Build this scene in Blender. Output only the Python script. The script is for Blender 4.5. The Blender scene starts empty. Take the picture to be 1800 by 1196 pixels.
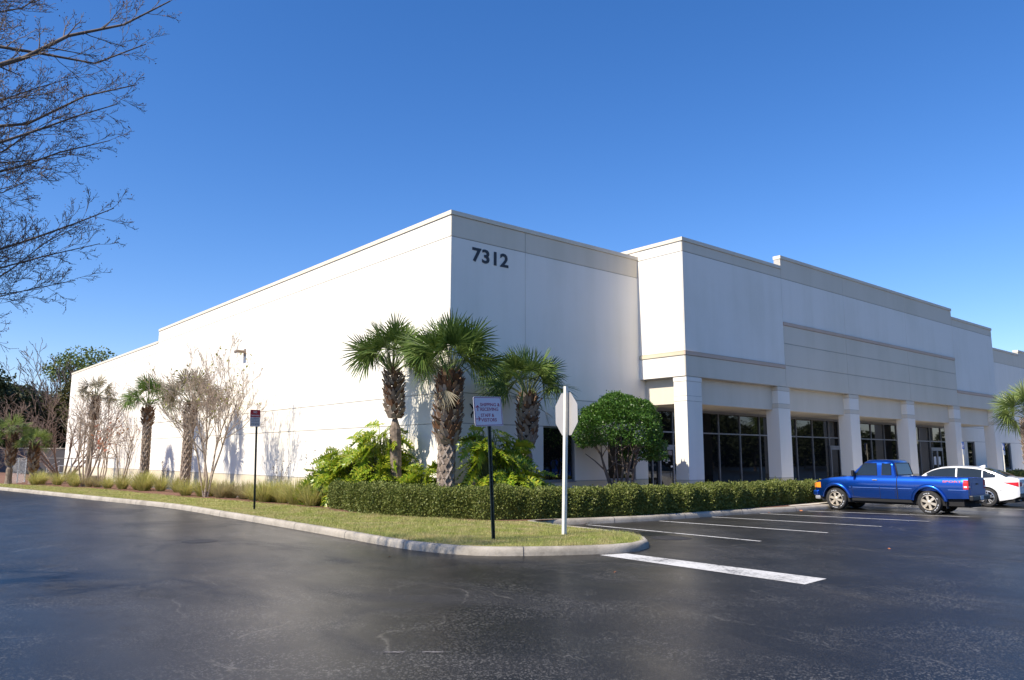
import bpy, bmesh, math, random
import numpy as np
from mathutils import Vector, Matrix
from mathutils.geometry import tessellate_polygon

SC = bpy.context.scene
COL = SC.collection
R = math.radians
PI = math.pi

# ------------------------------------------------------------------ camera
EYE = 1.75
cam_d = bpy.data.cameras.new('camera')
cam_d.sensor_width = 36.0
cam_d.sensor_fit = 'HORIZONTAL'
cam_d.lens = 1355.27 / 1800 * 36
cam_d.clip_start = 0.05
cam_d.clip_end = 3000
cam = bpy.data.objects.new('camera', cam_d)
COL.objects.link(cam)
_yaw, _pitch, _roll = -0.702839, 0.150635, 0.0025346
_f = Vector((-math.sin(_yaw) * math.cos(_pitch), math.cos(_yaw) * math.cos(_pitch), math.sin(_pitch)))
_r = Vector((math.cos(_yaw), math.sin(_yaw), 0))
_u = _r.cross(_f)
_r2 = _r * math.cos(_roll) + _u * math.sin(_roll)
_u2 = -_r * math.sin(_roll) + _u * math.cos(_roll)
cam.matrix_world = Matrix(((_r2.x, _u2.x, -_f.x, 0), (_r2.y, _u2.y, -_f.y, 0), (_r2.z, _u2.z, -_f.z, EYE), (0, 0, 0, 1)))
SC.camera = cam
SC.render.resolution_x = 1024
SC.render.resolution_y = 680

# ------------------------------------------------------------------ light
ELEV = R(46)
SUN = Vector((-math.cos(ELEV), 0.02, math.sin(ELEV))).normalized()
world = bpy.data.worlds.new('World')
SC.world = world
world.use_nodes = True
wn = world.node_tree.nodes
wl = world.node_tree.links
wn.clear()
sky = wn.new('ShaderNodeTexSky')
sky.sky_type = 'NISHITA'
sky.sun_disc = False
sky.sun_elevation = ELEV
sky.sun_rotation = math.atan2(SUN.x, SUN.y)
sky.altitude = 0
sky.air_density = 1.0
sky.dust_density = 0.25
sky.ozone_density = 3.2
bg = wn.new('ShaderNodeBackground')
bg.inputs['Strength'].default_value = 0.115
wo = wn.new('ShaderNodeOutputWorld')
hs = wn.new('ShaderNodeHueSaturation'); hs.inputs['Saturation'].default_value = 1.28; hs.inputs['Value'].default_value = 1.0
tint = wn.new('ShaderNodeMix'); tint.data_type = 'RGBA'; tint.blend_type = 'MULTIPLY'; tint.inputs[0].default_value = 1.0
tint.inputs[7].default_value = (1.01, 0.955, 1.13, 1)
wl.new(sky.outputs[0], hs.inputs['Color']); wl.new(hs.outputs[0], tint.inputs[6]); wl.new(tint.outputs[2], bg.inputs[0])
wl.new(bg.outputs[0], wo.inputs[0])
sun_d = bpy.data.lights.new('sun', 'SUN')
sun_d.energy = 5.0
sun_d.angle = R(0.53)
sun_d.color = (1.0, 0.915, 0.775)
sun = bpy.data.objects.new('sun', sun_d)
sun.rotation_euler = (-SUN).to_track_quat('-Z', 'Y').to_euler()
sun.location = (-20, 0, 30)
COL.objects.link(sun)
SC.view_settings.view_transform = 'Standard'
SC.view_settings.look = 'None'
SC.view_settings.gamma = 1.0
SC.view_settings.exposure = 0.52
SC.view_settings.use_curve_mapping = False
SC.render.engine = 'CYCLES'
SC.cycles.max_bounces = 6
SC.cycles.transparent_max_bounces = 6

# ------------------------------------------------------------------ materials
def nt(name):
    m = bpy.data.materials.new(name)
    m.use_nodes = True
    n = m.node_tree.nodes
    return m, n, m.node_tree.links, n['Principled BSDF']

def ramp(n, l, src, stops):
    r = n.new('ShaderNodeValToRGB')
    e = r.color_ramp.elements
    while len(e) < len(stops): e.new(0.5)
    for i, (p, c) in enumerate(stops):
        e[i].position = p
        e[i].color = (c[0], c[1], c[2], 1) if isinstance(c, (tuple, list)) else (c, c, c, 1)
    l.new(src, r.inputs[0])
    return r.outputs[0]

def noise(n, l, scale, detail=3, rough=0.55, coord='Object', dist=0.0, stretch=None):
    tc = n.new('ShaderNodeTexCoord')
    t = n.new('ShaderNodeTexNoise')
    t.inputs['Scale'].default_value = scale
    t.inputs['Detail'].default_value = detail
    t.inputs['Roughness'].default_value = rough
    t.inputs['Distortion'].default_value = dist
    if stretch:
        mp = n.new('ShaderNodeMapping')
        mp.inputs['Scale'].default_value = stretch
        l.new(tc.outputs[coord], mp.inputs[0]); l.new(mp.outputs[0], t.inputs[0])
    else:
        l.new(tc.outputs[coord], t.inputs[0])
    return t.outputs['Fac']

def mixc(n, l, fac, a, b, mode='MIX'):
    m = n.new('ShaderNodeMix')
    m.data_type = 'RGBA'; m.blend_type = mode
    for i, v in ((0, fac), (6, a), (7, b)):
        if isinstance(v, (int, float)): m.inputs[i].default_value = v if i == 0 else (v, v, v, 1)
        elif isinstance(v, (tuple, list)): m.inputs[i].default_value = (v[0], v[1], v[2], 1)
        else: l.new(v, m.inputs[i])
    return m.outputs[2]

def mth(n, l, op, a, b=0.0, clamp=False):
    m = n.new('ShaderNodeMath'); m.operation = op; m.use_clamp = clamp
    for i, v in ((0, a), (1, b)):
        if isinstance(v, (int, float)): m.inputs[i].default_value = v
        else: l.new(v, m.inputs[i])
    return m.outputs[0]

def bump(n, l, b, h, strength, dist=0.01):
    bp = n.new('ShaderNodeBump')
    bp.inputs['Strength'].default_value = strength
    bp.inputs['Distance'].default_value = dist
    l.new(h, bp.inputs['Height']); l.new(bp.outputs[0], b.inputs['Normal'])

def simple(name, c, rough=0.6, metal=0.0, spec=0.5, var=0.12, vs=3.0, bmp=0.0, bs=80, coat=0.0):
    m, n, l, b = nt(name)
    f = noise(n, l, vs, 4)
    lo = tuple(x * (1 - var) for x in c); hi = tuple(min(1, x * (1 + var)) for x in c)
    l.new(ramp(n, l, f, [(0.3, lo), (0.7, hi)]), b.inputs['Base Color'])
    b.inputs['Roughness'].default_value = rough
    b.inputs['Metallic'].default_value = metal
    b.inputs['Specular IOR Level'].default_value = spec
    b.inputs['Coat Weight'].default_value = coat
    b.inputs['Coat Roughness'].default_value = 0.04
    if bmp: bump(n, l, b, noise(n, l, bs, 4), bmp)
    return m

def leafmat(name, a, b_, c_, rough=0.5, trans=0.3, spec=0.4):
    m, n, l, b = nt(name)
    g = n.new('ShaderNodeNewGeometry')
    col = ramp(n, l, g.outputs['Random Per Island'], [(0.0, a), (0.5, b_), (1.0, c_)])
    f = noise(n, l, 2.2, 2)
    col = mixc(n, l, mth(n, l, 'MULTIPLY', f, 0.35), col, c_)
    l.new(col, b.inputs['Base Color'])
    b.inputs['Roughness'].default_value = rough
    b.inputs['Specular IOR Level'].default_value = spec
    if trans:
        t = n.new('ShaderNodeBsdfTranslucent'); l.new(col, t.inputs[0])
        ms = n.new('ShaderNodeMixShader'); ms.inputs[0].default_value = trans
        l.new(b.outputs[0], ms.inputs[1]); l.new(t.outputs[0], ms.inputs[2])
        l.new(ms.outputs[0], n['Material Output'].inputs[0])
    return m

def wallmat(name, c, stain=0.08):
    m, n, l, b = nt(name)
    f1 = noise(n, l, 0.35, 5, 0.6)
    f2 = noise(n, l, 1.0, 4, 0.6, stretch=(1.2, 1.2, 0.12))
    f = mth(n, l, 'ADD', mth(n, l, 'MULTIPLY', f1, 0.5), mth(n, l, 'MULTIPLY', f2, 0.5))
    lo = (c[0] * (1 - stain), c[1] * (1 - stain), c[2] * (1 - stain * 1.3))
    l.new(ramp(n, l, f, [(0.36, lo), (0.56, c)]), b.inputs['Base Color'])
    b.inputs['Roughness'].default_value = 0.75
    b.inputs['Specular IOR Level'].default_value = 0.25
    bump(n, l, b, noise(n, l, 45, 5), 0.12, 0.01)
    return m

M = {}
M['white'] = wallmat('white_wall_paint', (0.84, 0.79, 0.71))
M['band'] = wallmat('beige_band_paint', (0.70, 0.625, 0.51))
M['tan'] = wallmat('tan_trim_paint', (0.60, 0.45, 0.35))
M['cream'] = wallmat('cream_base_paint', (0.66, 0.58, 0.43), 0.15)
M['coping'] = wallmat('coping_metal_paint', (0.42, 0.39, 0.34))
M['groove'] = wallmat('joint_sealant', (0.42, 0.40, 0.37))
M['digit'] = simple('black_digit_paint', (0.012, 0.013, 0.02), 0.4)
M['alu'] = simple('aluminium_frame', (0.24, 0.24, 0.26), 0.4, 0.5, bmp=0)
M['darkframe'] = simple('dark_frame', (0.05, 0.05, 0.055), 0.4)
M['glass'] = simple('tinted_window_glass', (0.006, 0.007, 0.008), 0.02, 0, 0.55, 0.05)
M['paper'] = simple('white_paper', (0.75, 0.75, 0.75), 0.7)
M['bronze'] = simple('bronze_lamp_metal', (0.26, 0.19, 0.13), 0.45, 0.3)
def concmat():
    m, n, l, b = nt('kerb_concrete')
    f = noise(n, l, 1.3, 6, 0.7); g = noise(n, l, 22, 5, 0.75)
    c = ramp(n, l, f, [(0.33, (0.22, 0.195, 0.16)), (0.5, (0.36, 0.32, 0.265)), (0.66, (0.43, 0.385, 0.325))])
    c = mixc(n, l, ramp(n, l, g, [(0.52, 0.0), (0.72, 0.55)]), c, (0.20, 0.175, 0.14))
    l.new(c, b.inputs['Base Color']); b.inputs['Roughness'].default_value = 0.88
    bump(n, l, b, g, 0.7, 0.01)
    return m
M['conc'] = concmat()
M['walk'] = simple('sidewalk_concrete', (0.55, 0.50, 0.42), 0.85, 0, 0.3, 0.08, 2.0, 0.3, 60)
M['bark'] = simple('palm_bark', (0.21, 0.165, 0.13), 0.9, 0, 0.1, 0.45, 9, 0.9, 25)
M['boot'] = leafmat('palm_boot', (0.30, 0.24, 0.19), (0.19, 0.135, 0.10), (0.38, 0.32, 0.27), 0.85, 0.0, 0.1)
M['bootred'] = leafmat('palm_fibre', (0.17, 0.085, 0.045), (0.10, 0.055, 0.035), (0.26, 0.16, 0.10), 0.85, 0.0, 0.1)
M['palm'] = leafmat('palm_leaf', (0.035, 0.080, 0.014), (0.075, 0.135, 0.024), (0.20, 0.26, 0.07), 0.45, 0.18, 0.25)
M['palmdull'] = leafmat('dry_palm_leaf', (0.16, 0.15, 0.085), (0.23, 0.20, 0.12), (0.30, 0.26, 0.18), 0.6, 0.25)
M['palmfar'] = leafmat('yellow_palm_leaf', (0.09, 0.15, 0.032), (0.15, 0.21, 0.05), (0.24, 0.29, 0.085), 0.45, 0.3)
M['hedge'] = leafmat('hedge_leaf', (0.065, 0.10, 0.018), (0.13, 0.165, 0.034), (0.24, 0.25, 0.07), 0.5, 0.22, 0.3)
M['bush'] = leafmat('bush_leaf', (0.022, 0.070, 0.010), (0.045, 0.125, 0.015), (0.11, 0.20, 0.03), 0.42, 0.22, 0.35)
M['philo'] = leafmat('split_leaf', (0.06, 0.16, 0.010), (0.17, 0.30, 0.018), (0.46, 0.44, 0.04), 0.32, 0.32, 0.45)
M['stemg'] = simple('green_stem', (0.10, 0.12, 0.04), 0.7)
M['oak'] = leafmat('oak_leaf', (0.022, 0.034, 0.014), (0.040, 0.058, 0.022), (0.075, 0.085, 0.035), 0.6, 0.15, 0.3)
M['olive'] = leafmat('olive_leaf', (0.06, 0.065, 0.02), (0.10, 0.095, 0.03), (0.13, 0.12, 0.045), 0.6, 0.2, 0.3)
M['pine'] = leafmat('pine_leaf', (0.07, 0.11, 0.025), (0.11, 0.16, 0.035), (0.18, 0.21, 0.06), 0.6, 0.25, 0.3)
M['twig'] = simple('pale_twig_bark', (0.40, 0.31, 0.25), 0.85, 0, 0.2, 0.25, 6)
M['crape'] = simple('crape_bark', (0.38, 0.30, 0.235), 0.8, 0, 0.2, 0.3, 7)
M['browntwig'] = simple('brown_twig_bark', (0.20, 0.14, 0.115), 0.85, 0, 0.2, 0.3, 6)
M['greybark'] = simple('grey_bark', (0.15, 0.12, 0.10), 0.85, 0, 0.2, 0.35, 5, 0.4, 30)
M['bud'] = simple('red_bud', (0.17, 0.075, 0.06), 0.7)
M['redleaf'] = leafmat('red_leaf', (0.42, 0.08, 0.05), (0.50, 0.16, 0.09), (0.45, 0.24, 0.10), 0.5, 0.3)
M['yleaf'] = leafmat('yellow_leaf', (0.30, 0.30, 0.06), (0.36, 0.33, 0.08), (0.22, 0.25, 0.06), 0.5, 0.3)
M['tuft'] = leafmat('fountain_grass', (0.26, 0.30, 0.06), (0.40, 0.40, 0.10), (0.58, 0.50, 0.22), 0.5, 0.4)
M['tuftdry'] = leafmat('dry_fountain_grass', (0.36, 0.29, 0.15), (0.28, 0.26, 0.10), (0.44, 0.36, 0.20), 0.6, 0.35)
def blademat():
    m, n, l, b = nt('lawn_blade')
    g = n.new('ShaderNodeNewGeometry')
    gr = ramp(n, l, g.outputs['Random Per Island'], [(0.0, (0.15, 0.20, 0.04)), (0.5, (0.31, 0.36, 0.08)), (1.0, (0.50, 0.52, 0.16))])
    dr = ramp(n, l, g.outputs['Random Per Island'], [(0.0, (0.28, 0.21, 0.10)), (0.5, (0.54, 0.45, 0.22)), (1.0, (0.72, 0.62, 0.34))])
    f = ramp(n, l, noise(n, l, 1.7, 5, 0.7), [(0.40, 0.0), (0.62, 0.9)])
    c = mixc(n, l, f, gr, dr)
    l.new(c, b.inputs['Base Color']); b.inputs['Roughness'].default_value = 0.6; b.inputs['Specular IOR Level'].default_value = 0.2
    t = n.new('ShaderNodeBsdfTranslucent'); l.new(c, t.inputs[0])
    ms = n.new('ShaderNodeMixShader'); ms.inputs[0].default_value = 0.3
    l.new(b.outputs[0], ms.inputs[1]); l.new(t.outputs[0], ms.inputs[2]); l.new(ms.outputs[0], n['Material Output'].inputs[0])
    return m
M['blade0'] = leafmat('lawn_blade', (0.20, 0.24, 0.055), (0.32, 0.33, 0.09), (0.50, 0.42, 0.18), 0.6, 0.35, 0.2)
M['blade'] = blademat()
M['weed'] = simple('grey_weed_stalk', (0.28, 0.24, 0.20), 0.85)
M['oleaf'] = simple('fallen_orange_leaf', (0.50, 0.17, 0.06), 0.6, vs=30)
M['steel'] = simple('galvanised_steel', (0.45, 0.47, 0.50), 0.4, 0.7)
M['greywall'] = wallmat('grey_boundary_wall_paint', (0.10, 0.088, 0.092), 0.2)
M['signwhite'] = simple('sign_face_white', (0.70, 0.72, 0.76), 0.35, vs=2, var=0.05)
M['signred'] = simple('sign_red', (0.42, 0.03, 0.035), 0.35, vs=2)
M['maroon'] = simple('sign_maroon', (0.28, 0.03, 0.07), 0.4, vs=2)
M['signblue'] = simple('sign_blue', (0.01, 0.10, 0.48), 0.35, vs=2)
M['slate'] = simple('sign_dark_text', (0.10, 0.11, 0.15), 0.5, vs=2)
M['signgrey'] = simple('sign_reflective_face', (0.62, 0.58, 0.62), 0.4, vs=2, var=0.05)
M['signback'] = simple('sign_back_aluminium', (0.42, 0.40, 0.39), 0.45, 0.15, vs=1.5, var=0.04)
M['polewhite'] = simple('pole_white_paint', (0.70, 0.68, 0.60), 0.5, vs=3, var=0.08)
M['polegreen'] = simple('pole_dark_green_paint', (0.035, 0.05, 0.045), 0.5, 0.2, vs=8, var=0.3)
M['iron'] = simple('cast_iron', (0.035, 0.033, 0.032), 0.6, 0.3, vs=12, var=0.4, bmp=0.6, bs=40)
M['amber'] = simple('amber_lens', (0.85, 0.30, 0.03), 0.15, vs=30)
M['redlens'] = simple('red_lens', (0.55, 0.015, 0.015), 0.12, vs=20)
M['clear'] = simple('clear_lens', (0.75, 0.75, 0.78), 0.12, vs=20)
M['rubber'] = simple('tyre_rubber', (0.025, 0.024, 0.024), 0.8, vs=20, var=0.3)
M['rimtan'] = simple('alloy_rim', (0.60, 0.53, 0.43), 0.35, 0.45, vs=6)
M['rimsil'] = simple('silver_rim', (0.62, 0.62, 0.63), 0.25, 0.8, vs=6)
M['black'] = simple('black_trim', (0.014, 0.014, 0.016), 0.45, vs=10)
M['under'] = simple('underbody', (0.012, 0.012, 0.013), 0.9, vs=10)
M['carglass'] = simple('car_window_glass', (0.014, 0.022, 0.028), 0.03, 0, 0.6, 0.1, vs=2)
M['cabin'] = simple('seat_fabric', (0.11, 0.12, 0.12), 0.8, vs=6)
M['chrome'] = simple('bumper_chrome', (0.5, 0.5, 0.5), 0.2, 0.9, vs=4)
M['plate'] = simple('number_plate_face', (0.55, 0.60, 0.65), 0.4, vs=30)
M['redtext'] = simple('red_decal', (0.42, 0.045, 0.06), 0.4, vs=10)
M['silvertext'] = simple('silver_badge', (0.6, 0.62, 0.66), 0.25, 0.7, vs=10)
def carpaint(name, c, metal, spec=0.5):
    m, n, l, b = nt(name)
    f = noise(n, l, 500, 1)
    l.new(ramp(n, l, f, [(0.3, tuple(x * 0.85 for x in c)), (0.7, c)]), b.inputs['Base Color'])
    b.inputs['Metallic'].default_value = metal
    b.inputs['Roughness'].default_value = 0.32
    b.inputs['Coat Weight'].default_value = 1.0
    b.inputs['Coat Roughness'].default_value = 0.03
    return m
M['blue'] = carpaint('blue_car_paint', (0.006, 0.075, 0.40), 0.85)
M['wcar'] = carpaint('white_car_paint', (0.78, 0.78, 0.78), 0.0)

# asphalt: sealed, worn, cracked
def asphalt():
    m, n, l, b = nt('asphalt')
    big = noise(n, l, 0.13, 5, 0.6)
    mid = noise(n, l, 0.55, 6, 0.62, dist=0.5, stretch=(1.0, 0.5, 1))
    fine = noise(n, l, 45, 3, 0.7)
    grit = noise(n, l, 75, 2, 0.6)
    base = ramp(n, l, big, [(0.34, (0.0085, 0.0075, 0.0060)), (0.66, (0.016, 0.0140, 0.0115))])
    worn = ramp(n, l, mid, [(0.50, 0.0), (0.70, 1.0)])
    base = mixc(n, l, mth(n, l, 'MULTIPLY', worn, 0.35), base, (0.040, 0.038, 0.036))
    spk = mth(n, l, 'MULTIPLY', ramp(n, l, grit, [(0.56, 0.0), (0.66, 1.0)]), mth(n, l, 'ADD', mth(n, l, 'MULTIPLY', worn, 0.5), 0.08))
    base = mixc(n, l, spk, base, (0.20, 0.19, 0.175))
    vt = n.new('ShaderNodeTexVoronoi'); vt.inputs['Scale'].default_value = 62
    tcv = n.new('ShaderNodeTexCoord'); l.new(tcv.outputs['Object'], vt.inputs['Vector'])
    sep = n.new('ShaderNodeSeparateColor'); l.new(vt.outputs['Color'], sep.inputs[0])
    stone = ramp(n, l, sep.outputs[0], [(0.80, 0.0), (0.86, 1.0)])
    patchy = ramp(n, l, noise(n, l, 0.8, 5, 0.65), [(0.42, 0.10), (0.64, 1.0)])
    base = mixc(n, l, mth(n, l, 'MULTIPLY', stone, mth(n, l, 'MULTIPLY', patchy, 0.55)), base, (0.19, 0.18, 0.165))
    # hairline cracks: cell edges, wandering, worn pale along their lips
    tc = n.new('ShaderNodeTexCoord')
    def warp(scale, detail, amt, src):
        nd = n.new('ShaderNodeTexNoise'); nd.inputs['Scale'].default_value = scale; nd.inputs['Detail'].default_value = detail
        l.new(tc.outputs['Object'], nd.inputs[0])
        add = n.new('ShaderNodeVectorMath'); add.operation = 'MULTIPLY_ADD'
        l.new(nd.outputs['Color'], add.inputs[0]); add.inputs[1].default_value = (amt, amt, 0); l.new(src, add.inputs[2])
        return add.outputs[0]
    v = warp(0.45, 2, 2.4, tc.outputs['Object'])
    v = warp(3.5, 4, 0.22, v)
    tot = None
    for (rot, sy, sc_, wid, ms, lo) in ((62, 0.40, 0.30, 0.0042, 0.33, 0.46), (20, 0.5, 0.42, 0.0040, 0.5, 0.52)):
        mp = n.new('ShaderNodeMapping'); mp.inputs['Rotation'].default_value = (0, 0, R(rot)); mp.inputs['Scale'].default_value = (1.0, sy, 1)
        l.new(v, mp.inputs[0])
        vo = n.new('ShaderNodeTexVoronoi'); vo.feature = 'DISTANCE_TO_EDGE'; vo.inputs['Scale'].default_value = sc_
        l.new(mp.outputs[0], vo.inputs['Vector'])
        ck = ramp(n, l, vo.outputs['Distance'], [(0.0, 1.0), (wid, 0.0)])
        cm = ramp(n, l, noise(n, l, ms, 3), [(lo, 0.0), (lo + 0.06, 1.0)])
        k = mth(n, l, 'MULTIPLY', ck, cm)
        tot = k if tot is None else mth(n, l, 'MAXIMUM', tot, k)
    cg = ramp(n, l, noise(n, l, 7, 4), [(0.40, 0.15), (0.6, 1.0)])
    ckm = mth(n, l, 'MULTIPLY', tot, cg)
    base = mixc(n, l, mth(n, l, 'MULTIPLY', ckm, 0.42), base, (0.20, 0.185, 0.16))
    l.new(base, b.inputs['Base Color'])
    rr = ramp(n, l, mid, [(0.25, 0.33), (0.55, 0.42), (0.75, 0.62)])
    sheen = ramp(n, l, noise(n, l, 0.22, 4, 0.6, stretch=(1, 0.6, 1)), [(0.38, -0.0), (0.60, 1.0)])
    rr = mth(n, l, 'SUBTRACT', rr, mth(n, l, 'MULTIPLY', sheen, 0.05))
    l.new(rr, b.inputs['Roughness'])
    b.inputs['Specular IOR Level'].default_value = 0.30
    h = mth(n, l, 'ADD', mth(n, l, 'ADD', mth(n, l, 'MULTIPLY', grit, 0.4), mth(n, l, 'MULTIPLY', sep.outputs[1], 0.5)), mth(n, l, 'MULTIPLY', ckm, -1.0))
    bump(n, l, b, h, 0.12, 0.008)
    return m
M['asphalt'] = asphalt()

def lawnmat():
    m, n, l, b = nt('lawn_turf')
    f = noise(n, l, 0.9, 5, 0.7); g = noise(n, l, 30, 4, 0.7)
    c = ramp(n, l, f, [(0.35, (0.19, 0.20, 0.055)), (0.5, (0.30, 0.28, 0.085)), (0.68, (0.40, 0.32, 0.13))])
    c = mixc(n, l, ramp(n, l, g, [(0.4, 0.0), (0.65, 0.75)]), c, (0.09, 0.08, 0.03))
    l.new(c, b.inputs['Base Color']); b.inputs['Roughness'].default_value = 0.95
    b.inputs['Specular IOR Level'].default_value = 0.1
    bump(n, l, b, g, 0.8, 0.03)
    return m
M['lawn'] = lawnmat()
def mulchmat():
    m, n, l, b = nt('pine_mulch')
    g = noise(n, l, 28, 5, 0.75, stretch=(1, 2.2, 1))
    l.new(ramp(n, l, g, [(0.35, (0.075, 0.035, 0.022)), (0.52, (0.20, 0.095, 0.055)), (0.66, (0.33, 0.19, 0.11))]), b.inputs['Base Color'])
    b.inputs['Roughness'].default_value = 0.95
    bump(n, l, b, g, 1.0, 0.03)
    return m
M['mulch'] = mulchmat()
def paintline():
    m, n, l, b = nt('worn_road_paint')
    g = noise(n, l, 14, 6, 0.75); g2 = noise(n, l, 1.3, 3)
    w = ramp(n, l, mth(n, l, 'ADD', mth(n, l, 'MULTIPLY', g, 0.6), mth(n, l, 'MULTIPLY', g2, 0.4)), [(0.395, (0.08, 0.08, 0.08)), (0.45, (0.42, 0.41, 0.39)), (0.56, (0.60, 0.585, 0.56))])
    l.new(w, b.inputs['Base Color']); b.inputs['Roughness'].default_value = 0.7
    return m
M['paint'] = paintline()

# ------------------------------------------------------------------ mesh builders
class MB:
    def __init__(s):
        s.v = []; s.f = []; s.m = []; s.cur = 0
    def face(s, pts, m=None):
        b = len(s.v); s.v += [tuple(p) for p in pts]
        s.f.append(tuple(range(b, b + len(pts)))); s.m.append(s.cur if m is None else m)
    def add(s, V, F, m=None):
        b = len(s.v); s.v += [tuple(p) for p in V]
        mm = s.cur if m is None else m
        for f in F: s.f.append(tuple(i + b for i in f)); s.m.append(mm)
    def box(s, x0, y0, z0, x1, y1, z1, m=None):
        V = [(x0, y0, z0), (x1, y0, z0), (x1, y1, z0), (x0, y1, z0), (x0, y0, z1), (x1, y0, z1), (x1, y1, z1), (x0, y1, z1)]
        s.add(V, [(0, 3, 2, 1), (4, 5, 6, 7), (0, 1, 5, 4), (1, 2, 6, 5), (2, 3, 7, 6), (3, 0, 4, 7)], m)
    def tube(s, P, rad, n=6, m=None, cap=True):
        P = [Vector(p) for p in P]
        if isinstance(rad, (int, float)): rad = [rad] * len(P)
        b = len(s.v); k = len(P); x = None
        mm = s.cur if m is None else m
        for i, p in enumerate(P):
            t = (P[min(i + 1, k - 1)] - P[max(i - 1, 0)])
            if t.length < 1e-9: t = Vector((0, 0, 1))
            t.normalize()
            if x is None: x = t.orthogonal().normalized()
            else:
                x = x - t * x.dot(t)
                x = x.normalized() if x.length > 1e-6 else t.orthogonal().normalized()
            y = t.cross(x)
            for j in range(n):
                a = 2 * PI * j / n
                s.v.append(tuple(p + (x * math.cos(a) + y * math.sin(a)) * rad[i]))
        for i in range(k - 1):
            for j in range(n):
                s.f.append((b + i * n + j, b + i * n + (j + 1) % n, b + (i + 1) * n + (j + 1) % n, b + (i + 1) * n + j)); s.m.append(mm)
        if cap and n > 2:
            s.f.append(tuple(b + j for j in range(n))[::-1]); s.m.append(mm)
            s.f.append(tuple(b + (k - 1) * n + j for j in range(n))); s.m.append(mm)
    def grid(s, fn, nu, nv, m=None, flip=False):
        b = len(s.v)
        for i in range(nu + 1):
            for j in range(nv + 1): s.v.append(tuple(fn(i / nu, j / nv)))
        mm = s.cur if m is None else m
        for i in range(nu):
            for j in range(nv):
                q = (b + i * (nv + 1) + j, b + (i + 1) * (nv + 1) + j, b + (i + 1) * (nv + 1) + j + 1, b + i * (nv + 1) + j + 1)
                s.f.append(q[::-1] if flip else q); s.m.append(mm)
    def lathe(s, prof, n, c=(0, 0, 0), axis='x', m=None, closed=False):
        b = len(s.v); k = len(prof); mm = s.cur if m is None else m
        for (r, h) in prof:
            for j in range(n):
                a = 2 * PI * j / n
                if axis == 'x': s.v.append((c[0] + h, c[1] + r * math.cos(a), c[2] + r * math.sin(a)))
                else: s.v.append((c[0] + r * math.cos(a), c[1] + r * math.sin(a), c[2] + h))
        for i in range(k - 1 + (1 if closed else 0)):
            i2 = (i + 1) % k
            for j in range(n):
                s.f.append((b + i * n + j, b + i * n + (j + 1) % n, b + i2 * n + (j + 1) % n, b + i2 * n + j)); s.m.append(mm)
    def prism(s, poly, fn, a, b_, m=None):
        """poly 2-D outline; fn(u,v,w) -> xyz; extruded w from a to b_"""
        n = len(poly); base = len(s.v); mm = s.cur if m is None else m
        for w in (a, b_):
            for (u, v) in poly: s.v.append(tuple(fn(u, v, w)))
        s.f.append(tuple(base + i for i in range(n))[::-1]); s.m.append(mm)
        s.f.append(tuple(base + n + i for i in range(n))); s.m.append(mm)
        for i in range(n):
            j = (i + 1) % n
            s.f.append((base + i, base + j, base + n + j, base + n + i)); s.m.append(mm)
    def bulk(s, V, k, m=None):
        """V: (N*k,3) array, each k verts one face"""
        b = len(s.v); mm = s.cur if m is None else m
        s.v += [tuple(p) for p in V.tolist()]
        for i in range(0, len(V), k): s.f.append(tuple(range(b + i, b + i + k)))
        s.m += [mm] * (len(V) // k)
    def mesh(s, name, mats, smooth=False):
        me = bpy.data.meshes.new(name)
        me.from_pydata(s.v, [], s.f)
        for m in mats: me.materials.append(m)
        me.polygons.foreach_set('material_index', s.m)
        if smooth: me.polygons.foreach_set('use_smooth', [True] * len(s.f))
        me.update()
        return me
    def build(s, name, mats, parent=None, smooth=False, **kw):
        if not isinstance(mats, (list, tuple)): mats = [mats]
        o = bpy.data.objects.new(name, s.mesh(name, mats, smooth))
        COL.objects.link(o)
        if parent: o.parent = parent
        for k, v in kw.items(): o[k] = v
        return o

def smooth_angle(o, ang=35):
    me = o.data
    me.polygons.foreach_set('use_smooth', [True] * len(me.polygons))
    me.set_sharp_from_angle(angle=R(ang))
    return o

def thing(name, label, cat, loc=(0, 0, 0), rz=0.0, group=None):
    o = bpy.data.objects.new(name, None); COL.objects.link(o)
    o.empty_display_size = 0.2
    o.location = loc; o.rotation_euler = (0, 0, rz)
    o['label'] = label; o['category'] = cat
    if group: o['group'] = group
    return o

def dup(root, loc, rz=0.0, label=None, scale=1.0, group=None):
    def cp(o, par):
        c = o.copy(); COL.objects.link(c); c.parent = par
        for ch in list(o.children): cp(ch, c)
        return c
    c = cp(root, None)
    c.location = loc; c.rotation_euler = (0, 0, rz); c.scale = (scale, scale, scale)
    if label: c['label'] = label
    if group: c['group'] = group
    return c

def text_mesh(txt, size, bold=0.0, ext=0.004, align='LEFT', xs=1.0, sp=1.0):
    cu = bpy.data.curves.new('t', 'FONT'); cu.body = txt; cu.size = size; cu.offset = bold; cu.extrude = ext
    cu.align_x = align; cu.space_character = sp; cu.resolution_u = 3
    o = bpy.data.objects.new('t', cu); COL.objects.link(o)
    bpy.context.view_layer.update()
    me = bpy.data.meshes.new_from_object(o.evaluated_get(bpy.context.evaluated_depsgraph_get()))
    V = [(v.co.x * xs, v.co.y, v.co.z) for v in me.vertices]; F = [tuple(p.vertices) for p in me.polygons]
    bpy.data.objects.remove(o); bpy.data.curves.remove(cu); bpy.data.meshes.remove(me)
    return V, F

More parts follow.
